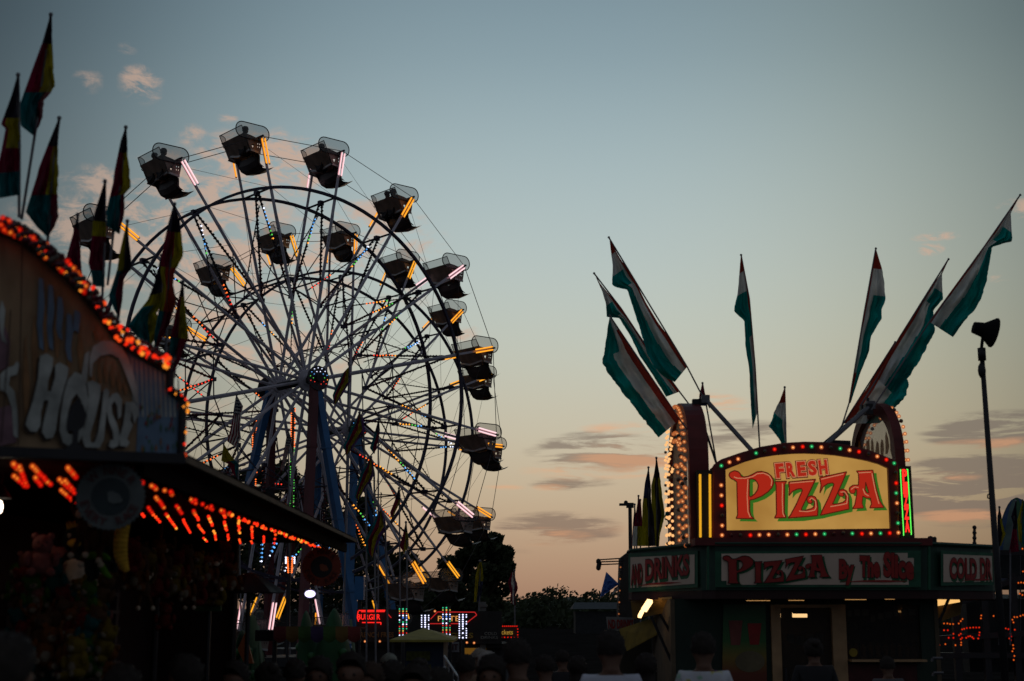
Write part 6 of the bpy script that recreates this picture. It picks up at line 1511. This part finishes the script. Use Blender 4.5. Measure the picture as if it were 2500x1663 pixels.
def figure(pose):
    J = {}
    def j(n, p, r, par=None): J[n] = (p, r, par)
    sit = pose == 'sit'; dz = -.42 if sit else 0
    j('pelvis', (0, 0, .96 + dz), .135); j('waist', (0, .0, 1.08 + dz), .125, 'pelvis'); j('chest', (0, -.01, 1.30 + dz), .155, 'waist'); j('nb', (0, -.02, 1.44 + dz), .085, 'chest'); j('neck', (0, -.01, 1.50 + dz), .052, 'nb')
    j('head', (0, .015, 1.59 + dz), .080, 'neck'); j('crown', (0, .0, 1.665 + dz), .072, 'head'); j('nose', (0, .098, 1.585 + dz), .014, 'head'); j('chin', (0, .06, 1.53 + dz), .035, 'head')
    for s_, L_ in ((-1, 'l'), (1, 'r')):
        j('ear' + L_, (s_ * .083, 0, 1.59 + dz), .018, 'head')
        j('sh' + L_, (s_ * .165, -.01, 1.40 + dz), .062, 'chest')
        if pose == 'walk': el, wr, hd_ = (s_ * .22, .03 * s_, 1.13), (s_ * .235, .12 * s_ + .03, .92), (s_ * .235, .14 * s_ + .04, .85)
        elif pose == 'phone': el, wr, hd_ = (s_ * .21, .08, 1.16), (s_ * .12, .28, 1.22), (s_ * .08, .33, 1.27)
        elif sit: el, wr, hd_ = (s_ * .21, .06, 1.15 + dz), (s_ * .17, .28, 1.12 + dz), (s_ * .16, .34, 1.13 + dz)
        else: el, wr, hd_ = (s_ * .22, -.01, 1.13), (s_ * .235, .05, .90), (s_ * .235, .07, .83)
        j('el' + L_, el, .043, 'sh' + L_); j('wr' + L_, wr, .028, 'el' + L_); j('hd' + L_, hd_, .036, 'wr' + L_)
        d_ = (Vector(hd_) - Vector(wr)).normalized()
        for q in range(4):
            b0 = Vector(hd_) + d_ * .03 + Vector((0, (q - 1.5) * .018, 0)); ln = (.035, .045, .042, .032)[q]
            b1 = b0 + d_ * ln; b2_ = b1 + d_ * ln * .7 + Vector((-s_ * .012, 0, 0))
            j('f%d%s' % (q, L_), tuple(b1), .009, 'hd' + L_); j('g%d%s' % (q, L_), tuple(b2_), .0075, 'f%d%s' % (q, L_))
        j('th' + L_, tuple(Vector(hd_) + Vector((-s_ * .01, .04, 0)) + d_ * .02), .010, 'hd' + L_)
        j('hip' + L_, (s_ * .09, 0, .90 + dz), .095, 'pelvis')
        st_ = .16 * s_ if pose == 'walk' else 0
        if sit: kn, an, to = (s_ * .11, .42, .50), (s_ * .11, .46, .10), (s_ * .12, .60, .04)
        else: kn, an, to = (s_ * .10, .03 + st_, .50), (s_ * .11, -.02 + st_ * 1.5, .09), (s_ * .12, .13 + st_ * 1.5, .035)
        j('kn' + L_, kn, .060, 'hip' + L_); j('an' + L_, an, .040, 'kn' + L_); j('to' + L_, to, .036, 'an' + L_)
    return J


def from_J(J, keep=None, k=1.0, add=0.0, sub=2):
    names = [n for n in J if keep is None or n in keep]; idx = {n: i for i, n in enumerate(names)}
    vs = [(J[n][0], J[n][1] * k + add) for n in names]; es = [(idx[J[n][2]], idx[n]) for n in names if J[n][2] in idx]
    me = skin(vs, es, 0, sub)
    zl = [v.co.z for v in me.vertices]
    dz = -.42 if J['pelvis'][0][2] < .8 else 0
    for v in me.vertices:
        if .85 + dz < v.co.z < 1.47 + dz and abs(v.co.x) < .19: v.co.y *= .78
    return me


FIG = {}
M_SKIN = mat('skin', (.16, .085, .055), .6, 0, .1, 6); M_EYE = mat('eye_dark', (.02, .015, .012), .3)
TEES = {}


def tee(name, c): return mat('tee_' + name, c, .9, 0, .2, 5, .2)


for pose in ('stand', 'walk', 'phone', 'sit'):
    J = figure(pose)
    body = from_J(J); body.materials.clear(); body.materials.append(M_SKIN); body.materials.append(M_EYE); body.materials.append(mat('lips', (.16, .04, .035), .5))
    dz = -.42 if pose == 'sit' else 0
    bm = bmesh.new(); bm.from_mesh(body)
    for s_ in (-1, 1):
        r_ = bmesh.ops.create_uvsphere(bm, u_segments=8, v_segments=6, radius=.011, matrix=Matrix.Translation((s_ * .032, .083, 1.605 + dz)))
        for f in {f for v in r_['verts'] for f in v.link_faces}: f.material_index = 1
    r_ = bmesh.ops.create_uvsphere(bm, u_segments=8, v_segments=6, radius=.02, matrix=Matrix.Translation((0, .084, 1.548 + dz)) @ Matrix.Diagonal((1.1, .4, .25, 1)))
    for f in {f for v in r_['verts'] for f in v.link_faces}: f.material_index = 2
    bm.to_mesh(body); bm.free(); body.name = 'person_' + pose
    shirt = from_J(J, {'pelvis', 'waist', 'chest', 'nb', 'shl', 'shr', 'ell', 'elr'}, 1.06, .012)
    # cut the sleeves above the elbow and the neck
    bm = bmesh.new(); bm.from_mesh(shirt)
    dl = [v for v in bm.verts if v.co.z > 1.485 + dz or (abs(v.co.x) > .17 and (v.co.z < 1.20 + dz))]
    bmesh.ops.delete(bm, geom=dl, context='VERTS'); bm.to_mesh(shirt); bm.free()
    trs = from_J(J, {'pelvis', 'hipl', 'hipr', 'knl', 'knr', 'anl', 'anr'}, 1.08, .012)
    FIG[pose] = (body, shirt, trs)


def hair_mesh(kind):
    b = MB()
    rows_ = []
    nv, nu = 10, 18
    for jv in range(nv + 1):
        r = []
        for iu in range(nu + 1):
            p_ = 2 * math.pi * iu / nu; front = max(0, math.sin(p_)); tmax = math.pi * ((.62 if kind == 'short' else .74) - .34 * front)
            t_ = tmax * jv / nv; rr_ = .104 + .006 * math.sin(p_ * 5 + jv) + (.010 * math.sin(p_ * 11 + jv * 2.3) + .007 * math.sin(p_ * 7 - jv * 1.7) if kind != 'cap' else 0)
            q = Vector((rr_ * .93 * math.sin(t_) * math.cos(p_), rr_ * 1.05 * math.sin(t_) * math.sin(p_) - .004, rr_ * 1.12 * math.cos(t_) + 1.635)); r.append(q)
        rows_.append(r)
    if kind == 'long':
        for e in range(1, 6): rows_.append([Vector((q.x * (1 + .05 * e), q.y * (1 + .03 * e) - .008 * e, q.z - .05 * e * (1 if q.y < .03 else .1))) for q in rows_[nv]])
    if kind == 'bun': b.ball((0, -.10, 1.70), .045, 0, 10, 7)
    if kind == 'cap':
        b.grid(rows_[:7]); b.poly([[(.085 * math.cos(a), .07 + .10 * math.sin(a)) for a in [math.pi * i / 10 for i in range(11)]]], lambda x, y: Vector((x, y, 1.66)), .008, 0, ZU)
    else: b.grid(rows_)
    return b.mesh('hair', [M_EYE], None, True)


HM = {k: hair_mesh(k) for k in ('short', 'long', 'bun', 'cap')}


def person(px, top, Y, label, shirt, hairk='short', pose='stand', face=0.0, hairc=(.02, .015, .012), trou=(.03, .035, .05), group=None, extra=None):
    p = P(px, top, Y); k = p.z / 1.745 if pose != 'sit' else 1
    b0, s0, t0_ = FIG[pose]
    o = bpy.data.objects.new('person', b0); COL.objects.link(o); o.location = (p.x, p.y, 0); o.scale = (k, k, k) if k > .95 else (k * 1.06, k * 1.06, k); o.rotation_euler = (0, 0, face); tag(o, label, 'person', group)
    for nm, me, mt in (('shirt', s0, shirt), ('trousers', t0_, mat('trousers_%d' % (hash(trou) % 97), trou, .9)), ('hair', HM[hairk], mat('hair_%s' % '_'.join('%g' % c for c in hairc), hairc, .8, 0, .3, 20))):
        me2 = me.copy(); me2.materials.clear(); me2.materials.append(mt); c = bpy.data.objects.new(nm, me2); COL.objects.link(c); c.parent = o
    return o


TD = bpy.data.materials.new('tee_tie_dye'); TD.use_nodes = True; t = TD.node_tree; b = t.nodes['Principled BSDF']; b.inputs['Roughness'].default_value = .9
co = t.nodes.new('ShaderNodeTexCoord'); n_ = t.nodes.new('ShaderNodeTexNoise'); n_.inputs['Scale'].default_value = 6; n_.inputs['Detail'].default_value = 3; r = t.nodes.new('ShaderNodeValToRGB')
t.links.new(co.outputs['Object'], n_.inputs['Vector']); t.links.new(n_.outputs[0], r.inputs[0]); t.links.new(r.outputs[0], b.inputs['Base Color'])
r.color_ramp.elements[0].position = .32; r.color_ramp.elements[0].color = (.10, .45, .20, 1); r.color_ramp.elements[1].position = .7; r.color_ramp.elements[1].color = (.35, .15, .5, 1)
for p_, c in ((.42, (.6, .62, .66, 1)), (.56, (.62, .66, .74, 1)), (.62, (.55, .55, .10, 1))): e_ = r.color_ramp.elements.new(p_); e_.color = c
W_ = tee('white', (.58, .62, .72)); D_ = tee('black', (.025, .025, .028)); N_ = tee('navy', (.02, .03, .09)); GY = tee('grey', (.10, .10, .11)); LW = tee('pale', (.40, .42, .48)); RD_ = tee('maroon', (.12, .02, .03)); OL = tee('olive', (.05, .05, .025)); TN = tee('tan', (.20, .14, .09))
person(1490, 1541, 10.0, 'person seen from behind in a white t-shirt, short dark hair, left of the pizza stand', W_, 'short', 'stand', .05)
person(1716, 1545, 11.2, 'person seen from behind in a pale tie-dyed t-shirt in front of the pizza poster', TD, 'short', 'stand', -.1)
person(1577, 1596, 12.5, 'person in dark clothes with long hair between the white and the tie-dyed t-shirt', D_, 'long', 'stand', .2)
person(1262, 1560, 9.6, 'tall person with big dark hair seen from behind, middle of the crowd', D_, 'short', 'walk', .15)
person(1200, 1600, 9.4, 'person with long dark hair facing the camera, left of the tall dark haired one', OL, 'long', 'stand', 3.0)
person(1191, 1592, 12.5, 'person with grey hair just behind the long haired one', GY, 'short', 'stand', 0, (.35, .33, .30))
person(1170, 1584, 14.5, 'person with a pale cap farther back, left of the grey haired one', TN, 'cap', 'walk', .4, (.22, .20, .17))
person(1138, 1600, 13, 'person in dark clothes standing right of the hand rail', D_, 'short', 'stand', -.4)
person(1014, 1625, 8.6, 'short person in a white t-shirt in front of the yellow roofed hut', W_, 'short', 'phone', 2.9)
person(1024, 1608, 12.5, 'person with a dark bun directly behind the one in white by the hut', D_, 'bun', 'stand', .1)
person(1072, 1632, 9.2, 'short person in a dark top right of the hut notice board', D_, 'long', 'walk', .6)
person(950, 1596, 14, 'person with a light cap left of the yellow roofed hut', GY, 'cap', 'stand', .2, (.20, .22, .18))
person(958, 1614, 10.5, 'person in an olive top in front of the light cap, left of the hut', OL, 'short', 'walk', -.5)
person(905, 1618, 10.0, 'person with long brown hair between the olive top and the navy t-shirt', GY, 'long', 'stand', 2.8, (.05, .03, .02))
person(858, 1594, 9.3, 'person in a navy t-shirt facing the camera below the striped awning', N_, 'short', 'stand', 3.1)
person(780, 1604, 10.2, 'person with very long dark hair left of the navy t-shirt', D_, 'long', 'stand', 3.0)
person(722, 1612, 11.5, 'person in a maroon top below the left half of the striped awning', RD_, 'short', 'walk', -.3)
person(655, 1618, 10.4, 'person in dark clothes below the left end of the striped awning', D_, 'bun', 'stand', .5)
person(575, 1616, 9.8, 'person in an olive top left of the orange fin', OL, 'short', 'stand', 2.7)
person(1330, 1600, 13, 'person with a tan top right of the tall dark haired one', TN, 'short', 'walk', .1)
person(1372, 1588, 17, 'person in dark clothes farther back in the gap before the woods', D_, 'short', 'stand', .3)
person(1410, 1602, 14, 'person with a pale top just left of the white t-shirt', LW, 'long', 'stand', -.2)
person(1985, 1560, 15.0, 'dark customer with a bun waiting at the door of the pizza stand', D_, 'bun', 'stand', .0)
person(2165, 1604, 16.0, 'person in a pale top at the window counter of the pizza stand', GY, 'short', 'stand', .1)
person(18, 1552, 4.9, 'blurred person in a dark jacket at the bottom left corner, closest to the camera', tee('jacket', (.03, .035, .035)), 'short', 'stand', -.5)
person(300, 1625, 7.6, 'person in dark clothes facing the plush toys, right of the pile', D_, 'long', 'stand', .8)
person(452, 1600, 8.4, 'person seen in side view near the red bear toy', D_, 'short', 'walk', 1.2)
# riders in the gondolas of the nearer wheel
wl1 = 'nearer and larger ferris wheel with pink and amber light tubes, its hub at centre left'
for k, offs, txt in ((15, (-.28, .32), 'top left gondola'), (0, (-.30,), 'topmost gondola'), (1, (-.02,), 'gondola right of the topmost'), (2, (-.12, .25), 'gondola second to the right of the topmost')):
    pc, psi = pins[(wl1, k)]
    for i, o_ in enumerate(offs):
        lb = ('rider in dark clothes seated in the ' + txt) if len(offs) == 1 else ('%s rider in dark clothes seated in the %s' % (('right' if o_ < 0 else 'left'), txt))
        n_ = Vector((-math.sin(psi), math.cos(psi), 0)); b0, s0, t0_ = FIG['sit']
        o = bpy.data.objects.new('person', b0); COL.objects.link(o); q = pc + n_ * o_ - Vector((0, 0, .90)); o.location = q - Vector((math.cos(psi), math.sin(psi), 0)) * .26; o.rotation_euler = (0, 0, psi - math.pi / 2); tag(o, lb, 'person', 'riders in the gondolas')
        for nm, me, mt in (('shirt', s0, D_ if i else OL), ('trousers', t0_, D_)):
            me2 = me.copy(); me2.materials.clear(); me2.materials.append(mt); c = bpy.data.objects.new(nm, me2); COL.objects.link(c); c.parent = o
        c = bpy.data.objects.new('hair', HM['short' if i else 'long']); COL.objects.link(c); c.parent = o; c.location = (0, 0, -.42)

um = root('patio_umbrella', Vector((P(606, 1490, 12.5).x, 12.5, 0)), 'closed black patio umbrella shape standing dark under the far half of the stall awning', 'umbrella'); c = wloc(um)
m = MB(); zt_ = P(606, 1398, 12.5).z; ze_ = P(606, 1448, 12.5).z; n_ = 16; rows_ = []
for j in range(6):
    f = j / 5; rows_.append([c + Vector((.30 * f * math.cos(2 * math.pi * i / n_) * (1 + .06 * (-1) ** i), .30 * f * math.sin(2 * math.pi * i / n_) * (1 + .06 * (-1) ** i), zt_ + (ze_ - zt_) * f ** 1.3)) for i in range(n_ + 1)])
m.grid(rows_); mk('canopy', m, M_DARK, um).modifiers.new('t', 'SOLIDIFY').thickness = .006
m = MB(); m.tube(c, c + Vector((0, 0, zt_)), .02, 8); mk('pole', m, M_DARK, um)
